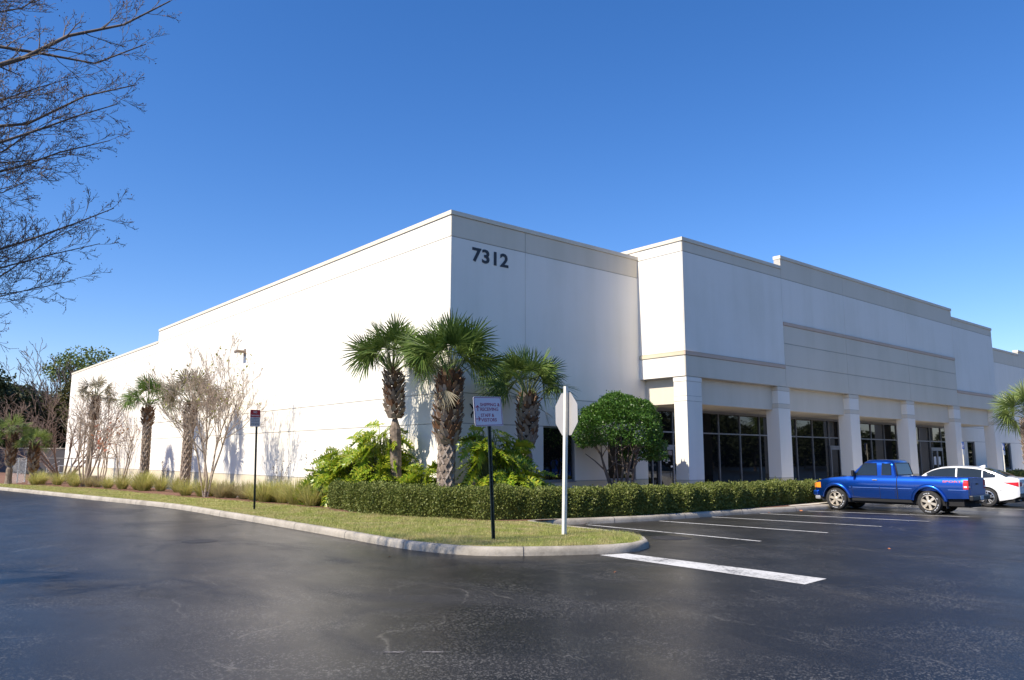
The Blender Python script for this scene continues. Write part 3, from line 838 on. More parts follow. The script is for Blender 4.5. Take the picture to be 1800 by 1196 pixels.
def palm_mesh(seed, h, rl, rb, zb, zt_boot, cr, nleaf=26, lo=-38, lean=(0, 0), cross=False, dead=0, nseg=30, leafmat_='palm', red=0.3):
    """h: height of the trunk top; returns (trunk mesh, crown mesh)"""
    rng = np.random.default_rng(seed)
    tr = MB()
    def ax(z): 
        q = z / h
        return Vector((lean[0] * q * q, lean[1] * q * q, z))
    zs = [0, 0.12, 0.35] + list(np.linspace(0.6, h, 9))
    tr.tube([ax(z) for z in zs], [rl * (1.35 if z < 0.05 else 1.15 if z < 0.2 else 1.0 if z < zb else min(rb * 0.8, rl * 1.1)) for z in zs], 12, 0)
    # boots
    z = zb; k = 0
    per = max(6, int(2 * PI * rb / 0.15)); dz = 0.105
    while z < zt_boot:
        q = (z - zb) / max(0.01, zt_boot - zb)
        rr = (rl * 1.02 + (rb - rl) * min(1, q * 5 + 0.1)) * (1.0 if q < 0.85 else 1.0 - (q - 0.85) * 2.2)
        for j in range(per):
            a = 2 * PI * (j + 0.5 * (k % 2)) / per + rng.normal() * 0.06
            o = Vector((math.cos(a), math.sin(a), 0)); sdir = Vector((-math.sin(a), math.cos(a), 0))
            c0 = ax(z) + o * (rr * 0.86)
            out = rng.uniform(0.06, 0.14) * (1.5 if rng.random() < 0.12 else 1) ; L = rng.uniform(0.13, 0.24)
            lean_ = sdir * rng.normal() * 0.05
            w0, w1 = 0.085, rng.uniform(0.02, 0.04)
            tip = c0 + o * out + Vector((0, 0, L)) + lean_
            m_ = 1 if (rng.random() > red * (0.4 + q)) else 2
            th = o * 0.028
            A = [c0 - sdir * w0, c0 + sdir * w0, tip + sdir * w1, tip - sdir * w1]
            B = [p + th for p in A]
            vb = len(tr.v); tr.v += [tuple(p) for p in A + B]
            for f in ((4, 5, 6, 7), (0, 1, 5, 4), (1, 2, 6, 5), (2, 3, 7, 6), (3, 0, 4, 7)):
                tr.f.append(tuple(vb + i for i in f)); tr.m.append(m_)
        z += dz; k += 1
    if cross:   # lattice of old leaf bases lying flat on the lower trunk
        z = 0.25; k = 0
        while z < zb:
            for j in range(7):
                a = 2 * PI * (j + 0.5 * (k % 2)) / 7
                pts = []
                for u in (0, 0.5, 1):
                    aa = a + (u - 0.5) * 0.55
                    pts.append(ax(z + u * 0.24) + Vector((math.cos(aa), math.sin(aa), 0)) * (rl * 1.02))
                tr.tube(pts, [0.04, 0.032, 0.018], 4, 1)
                pts = []
                for u in (0, 0.5, 1):
                    aa = a - (u - 0.5) * 0.55
                    pts.append(ax(z + u * 0.24) + Vector((math.cos(aa), math.sin(aa), 0)) * (rl * 1.02))
                tr.tube(pts, [0.04, 0.032, 0.018], 4, 1)
            z += 0.2; k += 1
    cw = MB(); top = ax(h)
    for i in range(nleaf):
        q = i / (nleaf - 1)
        el = R(86 - (86 - lo) * q ** 0.75 + rng.normal() * 6)
        ph = i * 2.39996 + rng.normal() * 0.12
        hz = Vector((math.cos(ph), math.sin(ph), 0))
        pl = cr * rng.uniform(0.50, 0.68); bl = cr * rng.uniform(0.42, 0.52)
        d0 = hz * math.cos(el) + Vector((0, 0, math.sin(el)))
        el2 = el - R(8 + 10 * q)
        d1 = hz * math.cos(el2) + Vector((0, 0, math.sin(el2)))
        p0 = top + hz * 0.05 + Vector((0, 0, -0.12 * q)); p1 = p0 + d0 * pl * 0.55; p2 = p1 + (d0 + d1).normalized() * pl * 0.5
        cw.tube([p0, p1, p2], [0.022, 0.014, 0.01], 4, 1)
        el3 = el2 - R(4 + 10 * q)
        t = hz * math.cos(el3) + Vector((0, 0, math.sin(el3)))
        s_ = Vector((-math.sin(ph), math.cos(ph), 0))
        roll = rng.normal() * 0.75
        n_ = s_.cross(t) * -1
        if n_.z < 0: n_ = -n_
        s2 = s_ * math.cos(roll) + n_ * math.sin(roll); n2 = n_ * math.cos(roll) - s_ * math.sin(roll)
        fan_leaf(cw, p2, t, s2, n2, bl * 1.15, rng, nseg, 112, 0.06 + 0.16 * q, 0)
    for i in range(dead):  # a few dead hanging leaves under the crown
        ph = rng.random() * 6.28; hz = Vector((math.cos(ph), math.sin(ph), 0))
        p0 = top + hz * 0.1 - Vector((0, 0, 0.25)); p2 = p0 + hz * 0.42 - Vector((0, 0, 0.25))
        cw.tube([p0, p2], [0.016, 0.01], 4, 1)
        t = (hz * 0.3 - Vector((0, 0, 1))).normalized(); s_ = Vector((-math.sin(ph), math.cos(ph), 0))
        fan_leaf(cw, p2, t, s_, s_.cross(t), cr * 0.35, rng, 18, 60, 0.1, 2)
    return (tr.mesh('trunk', [M['bark'], M['boot'], M['bootred']]), cw.mesh('crown', [M[leafmat_], M['stemg'], M['palmdull']]))

def put_palm(meshes, loc, label, rz=0.0, sc=1.0, group=None, name='palm_tree'):
    t = thing(name, label, 'palm tree', loc, rz, group)
    t.scale = (sc, sc, sc)
    for nm, me in zip(('trunk', 'crown'), meshes):
        o = bpy.data.objects.new(nm, me); COL.objects.link(o); o.parent = t
    return t
PG = 'sabal palms round the warehouse'
put_palm(palm_mesh(11, 4.4, 0.18, 0.27, 2.85, 4.3, 1.6, 34, 28, (-0.18, 0.1), dead=0), (13.0, 20.9, 0.1), 'slim palm with a shaggy upper trunk rising from the largest split-leaf plant', group=PG)
put_palm(palm_mesh(12, 4.0, 0.23, 0.36, 2.0, 4.0, 1.72, 38, 34, (0.12, -0.08), cross=True, dead=1, red=0.6), (12.85, 18.05, 0.1), 'fattest palm, thick brown booted trunk and wide crown in front of the building corner', 0.8, group=PG)
put_palm(palm_mesh(13, 3.55, 0.17, 0.28, 2.0, 3.5, 1.5, 32, 24, (-0.05, 0.0), dead=1, red=0.5), (15.95, 18.1, 0.1), 'palm standing right behind the shipping and receiving sign', 1.9, group=PG)
pm_mid = palm_mesh(14, 4.35, 0.19, 0.25, 3.2, 4.1, 1.4, 26, 14, (0.05, 0), cross=True, nseg=24, red=0.8)
put_palm(pm_mid, (11.45, 42.4, 0.08), 'green palm with a straight grey trunk alone against the long white wall', 2.2, 1.0, PG)
put_palm(palm_mesh(15, 4.2, 0.20, 0.25, 2.9, 4.1, 1.45, 26, 14, (0.1, 0), cross=True, nseg=24, leafmat_='palmdull'), (11.85, 37.3, 0.05), 'palm with dull grey-brown fronds just behind the biggest bare crape myrtle', 0.4, 1.0, PG)
put_palm(palm_mesh(16, 4.9, 0.15, 0.19, 3.6, 4.9, 1.2, 22, 10, (0.1, 0), nseg=22, leafmat_='palmdull'), (9.9, 47.3, 0.1), 'dull brown palm at the far end of the white wall behind bare branches', 0.0, 1.0, PG)
pm_far = palm_mesh(17, 2.9, 0.17, 0.23, 1.1, 2.85, 1.12, 24, 8, (0, 0), nseg=24, leafmat_='palmfar', red=0.9)
put_palm(pm_far, (7.03, 53.0, 0.1), 'bright green palm at the left edge beside the chain-link fence', 0.3, 1.0, PG)
put_palm(palm_mesh(18, 2.3, 0.16, 0.23, 0.7, 2.25, 1.0, 22, 8, (0, 0), nseg=24, leafmat_='palmfar', red=0.9), (8.1, 52.4, 0.1), 'shorter green palm in front of the grey boundary wall, second from the left edge', 1.3, 1.0, PG)
put_palm(palm_mesh(19, 3.65, 0.34, 0.40, 1.2, 3.6, 1.7, 32, 8, (0.0, 0), leafmat_='palmfar', red=0.1), (44.5, 12.7, 0.1), 'palm with pale diamond-patterned trunk at the right edge beyond the white car', 0.5, 1.0, PG)

# ------------------------------------------------------------------ hedge
def hedge(path, name, label, top0, top1, w, n_leaf, seed, size=0.06):
    rng = np.random.default_rng(seed)
    P = np.array(catmull(path, 0.25)); d = np.gradient(P, axis=0); d /= np.linalg.norm(d, axis=1, keepdims=True)
    nrm = np.stack([-d[:, 1], d[:, 0]], 1)
    s_ = np.concatenate([[0], np.cumsum(np.linalg.norm(np.diff(P, axis=0), axis=1))]); S = s_[-1]
    def surf(u, v, shrink):
        """u along 0..1 with rounded ends, v in 0..1 over the section"""
        x = np.interp(u * S, s_, P[:, 0]); y = np.interp(u * S, s_, P[:, 1])
        nx = np.interp(u * S, s_, nrm[:, 0]); ny = np.interp(u * S, s_, nrm[:, 1])
        end = np.minimum(u, 1 - u) * S / 0.45
        ef = np.where(end < 1, np.sqrt(np.clip(1 - (1 - np.clip(end, 0, 1)) ** 2, 0, 1)), 1)
        a = v * PI
        ca, sa = np.cos(a), np.sin(a)
        cx = np.sign(ca) * np.abs(ca) ** 0.45; sz = np.abs(sa) ** 0.38
        lump = 0.065 * np.sin(u * S * 2.3 + 1.0) * np.sin(u * S * 0.7) + 0.045 * np.sin(u * S * 5.1 + v * 4) + 0.025 * np.sin(u * S * 11 + v * 9)
        hw = (w / 2 + lump - shrink) * (0.55 + 0.45 * ef); top = top0 + (top1 - top0) * u
        z = 0.12 + sz * (top - 0.12 + lump * 0.8 - shrink) * (0.85 + 0.15 * ef)
        fl = 1 - 0.22 * (1 - np.clip(sz, 0, 1)) ** 1.5
        return np.stack([x + nx * hw * cx * fl, y + ny * hw * cx * fl, z], -1)
    u = rng.random(n_leaf); v = rng.random(n_leaf)
    ns = int(n_leaf * 0.55); vs_ = np.arcsin(rng.random(ns) ** (1 / 0.38)) / PI; v[:ns] = np.where(rng.random(ns) < 0.72, 1 - vs_, vs_)
    rng.shuffle(v)
    n_e = n_leaf // 25; u[:n_e] = rng.random(n_e) * 0.5 / S * 1.0; u[n_e:2 * n_e] = 1 - rng.random(n_e) * 0.5 / S
    p = surf(u, v, 0.0)
    c = surf(u, np.full_like(v, 0.5), 0.0); c[:, 2] = 0.3
    out = p - c; out /= np.linalg.norm(out, axis=1, keepdims=True) + 1e-9
    p = p - out * (rng.random(n_leaf)[:, None] ** 1.6 * 0.14) + out * ((rng.random(n_leaf) > 0.975) * rng.random(n_leaf) * 0.09)[:, None]
    D = out * 0.7 + rng.normal(size=(n_leaf, 3)) * 0.75
    V = leaves(p, D, size, rng, 0.62)
    t = thing(name, label, 'hedge', (float(P[0][0]), float(P[0][1]), 0))
    o0 = np.array([P[0][0], P[0][1], 0])
    b = MB(); b.bulk(V - o0, 4)
    b.build('foliage', M['hedge'], t)
    core = MB(); nu, nv = 90, 12
    core.grid(lambda a, q: tuple(surf(np.array([0.004 + a * 0.992]), np.array([q]), 0.13)[0] - o0), nu, nv)
    core.build('branches', M['hedge'], t)
hpath = [(12.2, 22.9), (11.85, 20.3), (12.1, 18.5), (12.65, 16.9), (13.35, 16.0), (14.85, 15.42), (17.6, 14.9), (21.2, 14.78), (25.0, 15.1), (29.0, 15.15)]
hedge(hpath, 'hedge', 'long clipped green hedge curving round the planting bed to the blue pickup', 0.97, 0.88, 1.15, 135000, 5, 0.058)
hedge([(54.5, 18.2), (58, 18.3), (63, 18.3)], 'hedge', 'dark low hedge against the front wall behind the white car', 0.9, 0.9, 1.1, 9000, 6, 0.10)

# ------------------------------------------------------------------ clipped round tree
def ball_tree(cx, cy, seed=3):
    rng = np.random.default_rng(seed)
    t = thing('round_tree', 'clipped round glossy green tree with many stems in front of the two windows', 'tree', (cx, cy, 0.1))
    N = 26000
    d = rng.normal(size=(N, 3)); d /= np.linalg.norm(d, axis=1, keepdims=True)
    d[:, 2] = np.where(d[:, 2] < -0.35, -d[:, 2], d[:, 2])
    hole = (np.sin(d[:, 0] * 9 + 2) * np.sin(d[:, 1] * 8 + 1) * np.sin(d[:, 2] * 10 + d[:, 0] * 4)) > 0.55
    d = d[~hole]; N = len(d)
    lump = 1 + 0.07 * np.sin(d[:, 0] * 5 + 1) * np.sin(d[:, 1] * 6) + 0.05 * np.sin(d[:, 2] * 9 + d[:, 0] * 7) + 0.035 * np.sin(d[:, 0] * 17 + d[:, 2] * 13) * np.sin(d[:, 1] * 19) + 0.06 * (rng.random(N) > 0.96)
    r = lump * (1 - 0.34 * rng.random(N) ** 2.0)
    sc_ = np.array([1.50, 1.4, 1.36])
    p = d * sc_ * r[:, None] + np.array([0, 0, 2.42])
    skirt = p[:, 2] < 2.1
    p[skirt, 2] += rng.random(skirt.sum()) * 0.1
    D = d * 0.6 + rng.normal(size=(N, 3)) * 0.7 + np.array([0, 0, 0.15])
    b = MB(); b.bulk(leaves(p, D, 0.082, rng, 0.5), 4)
    # hanging lower skirt on the right side
    n2 = 3500
    a = rng.uniform(-1.2, 0.9, n2); rr = rng.uniform(0.7, 1.45, n2)
    p2 = np.stack([np.cos(a) * rr * 1.02, np.sin(a) * rr - 0.2, 1.55 + rng.random(n2) * 0.65], 1)
    b.bulk(leaves(p2, rng.normal(size=(n2, 3)), 0.08, rng, 0.5), 4)
    b.build('crown', M['bush'], t)
    tr = MB()
    for k in range(9):
        a = k * 2.4 + 0.3; rr = rng.uniform(0.5, 1.0)
        x0, y0 = math.cos(a) * 0.24 * rng.uniform(0.4, 1.3), math.sin(a) * 0.2
        tip = Vector((math.cos(a) * rr, math.sin(a) * rr, 2.0 + rng.random() * 0.4))
        pts = [Vector((x0, y0, -0.05))]
        for q in (0.25, 0.5, 0.75, 1):
            pts.append(Vector((x0, y0, 0)).lerp(tip, q) + Vector((rng.normal() * 0.05, rng.normal() * 0.05, 0.12 * math.sin(q * 3))))
        r0 = rng.uniform(0.035, 0.06)
        tr.tube(pts, [r0, r0 * 0.85, r0 * 0.7, r0 * 0.55, r0 * 0.35], 7)
        for q in (2, 3, 3):
            e_ = pts[q] + Vector((rng.normal() * 0.35, rng.normal() * 0.35, rng.uniform(0.3, 0.6)))
            tr.tube([pts[q], pts[q].lerp(e_, 0.5) + Vector((0, 0, 0.03)), e_], [r0 * 0.5, r0 * 0.35, r0 * 0.2], 5)
    smooth_angle(tr.build('trunk', M['greybark'], t), 60)
ball_tree(20.2, 18.05)

# ------------------------------------------------------------------ split-leaf plants
def split_leaf(b, base, dirh, tilt, L, rng):
    """lobed leaf: midrib with finger lobes, drooping"""
    t = (dirh * math.cos(tilt) + Vector((0, 0, math.sin(tilt)))).normalized()
    s_ = Vector((-dirh.y, dirh.x, 0)); n_ = t.cross(s_)
    if n_.z < 0: n_ = -n_
    roll = rng.normal() * 0.75
    s_ = s_ * math.cos(roll) + n_ * math.sin(roll)
    droop = rng.uniform(0.25, 0.5)
    def mid(u): return base + t * (L * u) + Vector((0, 0, -droop * L * u * u))
    nl = 8
    for k in range(nl):
        u = 0.02 + 0.84 * k / (nl - 1)
        env = 1.0 - 0.62 * u if k else 0.75
        for sg in (-1, 1):
            ll = L * 0.50 * env * rng.uniform(0.75, 1.15)
            an = R((98 - 62 * u if k else 132) + rng.normal() * 9)
            d = t * math.cos(an) + s_ * (sg * math.sin(an))
            p0 = mid(max(0, u - 0.03)); p1 = mid(u + 0.055); pc = (p0 + p1) / 2
            side_ = t * math.sin(an) - s_ * (sg * math.cos(an))
            wv = side_ * (L * 0.048)
            m1 = pc + d * ll * 0.45 + n_ * (L * 0.05 + rng.normal() * 0.02 * L)
            b.face([p0, m1 - wv, m1 + wv, p1])
            fall = Vector((0, 0, -ll * rng.uniform(0.12, 0.38)))
            for fk, fl in ((-0.30, 0.55), (0.22, 0.62)):
                tip = m1 + d * ll * fl + side_ * (ll * fk) + fall
                mm_ = m1.lerp(tip, 0.5)
                b.face([m1 - wv * (1.0 if fk < 0 else 0.1), mm_ - wv * 0.55, mm_ + wv * 0.55, m1 + wv * (0.1 if fk < 0 else 1.0)])
                b.face([mm_ - wv * 0.55, tip, mm_ + wv * 0.55])
    tp = mid(1.05)
    a_, c_ = mid(0.84) - s_ * L * 0.04, mid(0.84) + s_ * L * 0.04
    b.face([a_, tp, c_])
    for q in range(4): # web along the midrib
        u0, u1 = q / 4 * 0.86, (q + 1) / 4 * 0.86
        ww = L * 0.10
        b.face([mid(u0) - s_ * ww, mid(u0) + s_ * ww, mid(u1) + s_ * ww, mid(u1) - s_ * ww])

def philo(cx, cy, label, blobs, seed, L=0.75):
    """blobs: (dx,dy,radius,height,count)"""
    rng = np.random.default_rng(seed)
    t = thing('split_leaf_plant', label, 'plant', (cx, cy, 0.1))
    b = MB(); st = MB()
    for (dx, dy, rad, hgt, cnt) in blobs:
        c0 = Vector((dx, dy, 0))
        for i in range(cnt):
            a = i * 2.4 + rng.normal() * 0.35
            q = (i + 0.5) / cnt
            rr = rad * math.sqrt(q) * rng.uniform(0.75, 1.15); z = hgt * math.sqrt(max(0.03, 1 - q ** 1.6)) * rng.uniform(0.62, 1.04)
            hz = Vector((math.cos(a), math.sin(a), 0))
            p = c0 + hz * rr * 0.55 + Vector((0, 0, z))
            st.tube([c0 + hz * 0.08 + Vector((0, 0, 0.1)), c0 + hz * rr * 0.2 + Vector((0, 0, z * 0.6)), p], [0.018, 0.014, 0.010], 4)
            split_leaf(b, p, hz, R(22 - 75 * q + rng.normal() * 14), L * rng.uniform(0.75, 1.1), rng)
    b.build('foliage', M['philo'], t); st.build('stems', M['stemg'], t)
philo(12.95, 22.8, 'largest split-leaf plant, bright green, around the slim palm beside the white wall',
      [(0.0, -1.1, 1.3, 2.6, 80), (-0.1, 0.1, 1.3, 2.3, 80), (-0.2, 1.2, 1.25, 1.85, 75), (-0.35, 2.0, 1.0, 1.3, 45), (-0.2, -1.7, 0.9, 1.5, 30)], 21, 0.66)
philo(12.95, 19.3, 'low split-leaf plant between the slim palm and the fattest palm', [(0, 0, 0.95, 1.4, 50), (0.1, 0.7, 0.75, 1.05, 30)], 22, 0.58)
philo(14.5, 18.0, 'split-leaf plant half hidden by the shipping and receiving sign', [(-0.3, -0.2, 1.15, 2.45, 80), (0.6, 0.1, 1.05, 2.2, 70), (1.6, 0.0, 0.8, 1.2, 30), (0.1, -0.7, 0.9, 1.6, 40)], 23, 0.62)

# ------------------------------------------------------------------ bare trees
def grow(b, p, d, L, r, depth, rng, P, tips):
    """P: dict(nseg, kids, ang, ratio, rratio, up, wob, sides)"""
    n = P['nseg']; pts = [p]; rad = [r]
    dd = d.copy(); q = p.copy()
    for i in range(n):
        dd = (dd + Vector((rng.normal(), rng.normal(), rng.normal())) * P['wob'] + Vector((0, 0, P['up']))).normalized()
        q = q + dd * (L / n); pts.append(q.copy()); rad.append(max(P.get('rmin', 0.002), r * (1 - 0.62 * (i + 1) / n)))
    b.tube(pts, rad, 7 if r > 0.04 else 5 if r > 0.014 else 3, 0, cap=False)
    if depth <= 0:
        tips.append((q, dd)); return
    kids = P['kids'][min(len(P['kids']) - 1, P['D'] - depth)]
    for k in range(kids):
        u = (k + 0.6 + 0.5 * rng.random()) / (kids + 0.4)
        u0_ = P.get('u0', 0.22) if depth == P['D'] else 0.22
        u = u0_ + (1 - u0_) * min(1, u)
        f = u * n; i = min(n - 1, int(f)); pp = pts[i].lerp(pts[i + 1], f - i)
        loc = (pts[i + 1] - pts[i]).normalized()
        x = loc.orthogonal().normalized(); x = Matrix.Rotation(k * 2.4 + rng.random() * 1.2, 3, loc) @ x
        a = R(P['ang'] + rng.normal() * 9)
        nd = (loc * math.cos(a) + x * math.sin(a)).normalized()
        grow(b, pp, nd, L * P['ratio'] * rng.uniform(0.7, 1.15) * (1.1 - 0.35 * u), max(P.get('rmin', 0.002), rad[i] * P['rratio']), depth - 1, rng, P, tips)

def bare_tree(name, label, loc, seed, stems, stemL, r0, spread, P, mat, bud=0, budmat=None, budsize=0.05, group=None, z0=0.0, cat='tree', extra=None):
    rng = np.random.default_rng(seed)
    t = thing(name, label, cat, loc, 0, group)
    b = MB(); tips = []
    P = dict(P); P['D'] = P['depth']
    for k in range(stems):
        a = 2 * PI * k / stems + rng.random() * 0.6; sp = R(spread * rng.uniform(0.6, 1.2))
        d = Vector((math.cos(a) * math.sin(sp), math.sin(a) * math.sin(sp), math.cos(sp)))
        base = Vector((math.cos(a) * 0.07 * (stems > 1), math.sin(a) * 0.07 * (stems > 1), -0.05))
        grow(b, base, d, stemL * rng.uniform(0.85, 1.1), r0 * rng.uniform(0.8, 1.1), P['depth'], rng, P, tips)
    o = b.build('trunk', mat, t, smooth=True)
    if bud:
        T = [tips[i] for i in rng.integers(0, len(tips), bud)]
        p = np.array([tuple(x[0]) for x in T]); D = rng.normal(size=(len(T), 3))
        bb = MB(); bb.bulk(leaves(p, D, budsize, rng, 0.6), 4); bb.build('leaves', budmat, t)
    return t, tips
PC = dict(nseg=4, kids=[5, 4, 4, 3], ang=26, ratio=0.62, rratio=0.62, up=0.10, wob=0.10, depth=4, rmin=0.004)
CG = 'bare crape myrtles along the white wall'
bare_tree('crape_myrtle', 'biggest bare multi-stemmed crape myrtle with pale bark on the lawn by the white wall', (11.06, 32.1, 0.1), 31, 5, 3.9, 0.055, 10, dict(PC, kids=[7, 5, 4, 3, 2], depth=5, rmin=0.0052, ang=26, ratio=0.58, up=0.09, u0=0.38), M['crape'], 260, M['yleaf'], 0.12, CG)
bare_tree('crape_myrtle', 'slender bare crape myrtle between the green palm and the far dull palm', (10.25, 41.8, 0.1), 32, 3, 2.5, 0.05, 11, dict(PC, kids=[4, 4, 3, 2], rmin=0.006, u0=0.4), M['crape'], 12, M['redleaf'], 0.14, CG)
bare_tree('crape_myrtle', 'small bare crape myrtle still holding a few red leaves', (10.0, 44.9, 0.1), 33, 4, 2.2, 0.05, 17, dict(PC, kids=[3, 3, 2], depth=3, rmin=0.006), M['crape'], 90, M['redleaf'], 0.16, CG)
bare_tree('crape_myrtle', 'forked bare crape myrtle in front of the far dull palm', (9.6, 46.6, 0.1), 34, 4, 3.1, 0.07, 14, dict(PC, kids=[5, 5, 4, 2], rmin=0.007, u0=0.35), M['crape'], 0, None, 0.1, CG)
bare_tree('bare_tree', 'wide tangle of bare brown branches leaning out past the far end of the white wall', (10.4, 56.5, 0.1), 35, 8, 4.6, 0.07, 38, dict(PC, kids=[5, 5, 4, 2], rmin=0.009, ang=32, up=0.03), M['browntwig'], 0)

# large tree overhanging from the left: trunk out of frame, limbs reach across the sky
def big_tree():
    rng = np.random.default_rng(77)
    t = thing('bare_tree', 'large bare tree overhanging the driveway, reddish buds on its twigs against the sky', 'tree', (-2.2, 13.3, 0))
    b = MB(); tips = []; o = Vector((-2.2, 13.3, 0))
    b.tube([(0, 0, -0.1), (0.05, 0, 1.2), (0.1, 0.02, 3.0), (0.25, 0.0, 5.0), (0.5, -0.1, 7.5), (0.7, -0.1, 10.5)], [0.34, 0.27, 0.24, 0.20, 0.14, 0.06], 10, 0)
    P = dict(nseg=5, kids=[8, 5, 3], ang=36, ratio=0.42, rratio=0.52, up=0.035, wob=0.13, depth=3, rmin=0.003, D=3)
    limbs = [((3.0, 11.45, 8.45), 6.2, .075), ((2.75, 11.8, 7.8), 5.9, .06), ((2.7, 11.9, 7.35), 5.4, .06), ((2.45, 12.2, 7.0), 5.2, .05), ((2.45, 12.3, 6.5), 4.9, .05), ((2.0, 12.6, 6.1), 4.5, .035),
             ((2.65, 12.25, 5.45), 3.7, .05), ((2.3, 12.5, 5.1), 3.5, .03), ((2.55, 12.4, 4.85), 2.9, .042), ((1.9, 13.2, 4.3), 2.9, .03), ((2.2, 12.6, 4.35), 3.0, .03), ((1.7, 13.0, 8.9), 6.8, .05), ((2.4, 12.3, 9.3), 7.2, .05), ((1.8, 11.7, 9.8), 8.0, .05),
             ((2.1, 12.9, 7.6), 5.8, .04), ((1.9, 13.2, 6.9), 5.0, .04), ((1.7, 13.4, 5.9), 4.2, .035), ((1.6, 13.4, 4.9), 3.2, .03),
             ((-5.5, 11.5, 8), 6, .07), ((-5.5, 15.5, 7), 5, .07), ((-2, 17.2, 7.5), 6, .07), ((-3, 9.5, 7.5), 6, .07), ((0, 15.5, 9), 7, .05), ((0.8, 10.2, 8.6), 6.5, .06), ((1.2, 14.6, 7.2), 5.2, .05)]
    for k in range(16):
        z_ = 4.3 + 4.9 * k / 15
        limbs.append(((rng.uniform(0.9, 1.9), rng.uniform(11.6, 14.6), z_ + rng.normal() * 0.15), z_ * 0.78 + rng.normal() * 0.3, 0.035))
    for (tip, zb, r) in limbs:
        st = Vector((0.25, -0.05, zb)); tip = Vector(tip) - o
        d = tip - st; L = d.length
        # limb as wavy polyline, with side branches
        pts = [st]; n = 8; side = Vector((rng.normal(), rng.normal(), rng.normal())) * 0.24; ph_ = rng.random() * 3
        for i in range(1, n + 1):
            u = i / n
            sag = math.sin(u * PI) * 0.07 * L
            pts.append(st + d * u + side * (math.sin(u * 6 + ph_) - math.sin(ph_)) * (1 - 0.6 * u) + Vector((rng.normal(), rng.normal(), rng.normal())) * 0.05 + Vector((0, 0, -sag)))
        rad = [max(0.005, 0.88 * r * (1 - 0.86 * i / n)) for i in range(n + 1)]
        b.tube(pts, rad, 6, 0, cap=False)
        for k in range(28):
            u = 0.18 + 0.82 * (k + rng.random()) / 28
            f = min(u, 0.999) * n; i = int(f); pp = pts[i].lerp(pts[i + 1], f - i)
            loc = (pts[i + 1] - pts[i]).normalized()
            x = Matrix.Rotation(k * 2.4 + rng.random(), 3, loc) @ loc.orthogonal().normalized()
            a = R(38 + rng.normal() * 10)
            nd = (loc * math.cos(a) + x * math.sin(a)).normalized()
            grow(b, pp, nd, rng.uniform(0.45, 1.0) * (1.2 - 0.72 * u), max(0.0036, rad[i] * 0.36), 2, rng, dict(P, kids=[5, 4], D=2, ratio=0.5), tips)
    b.build('trunk', M['greybark'], t, smooth=True)
    idx = rng.integers(0, len(tips), 14000)
    p = np.array([tuple(tips[i][0]) for i in idx]) + rng.normal(size=(14000, 3)) * 0.03
    bb = MB(); bb.bulk(leaves(p, rng.normal(size=(14000, 3)), 0.026, rng, 0.55), 4); bb.build('buds', M['bud'], t)
big_tree()

# ------------------------------------------------------------------ background trees
def crown_tree(name, label, loc, seed, h, r, zc, mat, n, size, blobs=14, flat=0.7, trunk=0.25, group=None, core=0.0):
    rng = np.random.default_rng(seed)
    t = thing(name, label, 'tree', loc, 0, group)
    C = []
    for k in range(blobs):
        d = rng.normal(size=3); d /= np.linalg.norm(d); d[2] = abs(d[2]) * 1.2 - 0.45
        C.append(np.array([d[0] * r * 0.68, d[1] * r * 0.68, zc + d[2] * (h - zc)]) * 1.0)
    C = np.array(C); rb = r * rng.uniform(0.28, 0.5, blobs)
    k = rng.integers(0, blobs, n)
    d = rng.normal(size=(n, 3)); d /= np.linalg.norm(d, axis=1, keepdims=True)
    rr = (1 - 0.5 * rng.random(n) ** 1.5)
    rr *= 1 + 0.18 * np.sin(d[:, 0] * 7 + k) * np.sin(d[:, 2] * 8 + k * 2)
    p = C[k] + d * (rb[k] * rr)[:, None] * np.array([1, 1, flat])
    b = MB(); b.bulk(leaves(p, d * 0.4 + rng.normal(size=(n, 3)), size, rng, 0.7), 4)
    b.build('crown', mat, t)
    tr = MB()
    tr.tube([(0, 0, -0.2), (0.1, 0, h * 0.25), (0.2, 0.1, h * 0.6)], [trunk * 1.2, trunk * 0.9, trunk * 0.5], 8)
    for c_, q in zip(C, range(blobs)):
        s0 = Vector((0.12, 0.03, h * (0.25 + 0.3 * rng.random())))
        e_ = Vector(c_)
        tr.tube([s0, s0.lerp(e_, 0.5) + Vector((0, 0, 0.3)), e_], [trunk * 0.4, trunk * 0.25, trunk * 0.08], 5)
    tr.build('trunk', M['greybark'], t)
    return t
crown_tree('oak_tree', 'dark evergreen oak behind the grey wall at the left edge', (9.5, 101, 0), 41, 12.6, 6.5, 6.5, M['oak'], 15000, 0.42, 18)
crown_tree('oak_tree', 'lower dark oak behind the grey wall between the edge oak and the olive tree', (16.0, 106, 0), 42, 11.4, 5.4, 6, M['oak'], 11000, 0.42, 12)
crown_tree('olive_tree', 'olive-green bushy tree beside the far end of the white wall', (20.0, 99, 0), 43, 11.3, 4.4, 6, M['olive'], 9000, 0.34, 12)
crown_tree('pine_tree', 'tall open-crowned pine showing above the far roofline', (24.6, 122, 0), 44, 17.0, 5.6, 14.0, M['pine'], 3400, 0.34, 26, 0.42, 0.4)
bare_tree('bare_tree', 'tall grey leafless tree rising between the dark oak and the pine', (16.2, 101, 0), 45, 4, 9.0, 0.2, 14, dict(PC, kids=[4, 4, 4, 2], ang=33, rmin=0.022), M['greybark'])
bare_tree('bare_tree', 'leafless tree behind the olive-green tree', (19.6, 108, 0), 46, 3, 8.0, 0.2, 18, dict(PC, kids=[4, 4, 3, 2], ang=33, rmin=0.025), M['greybark'])
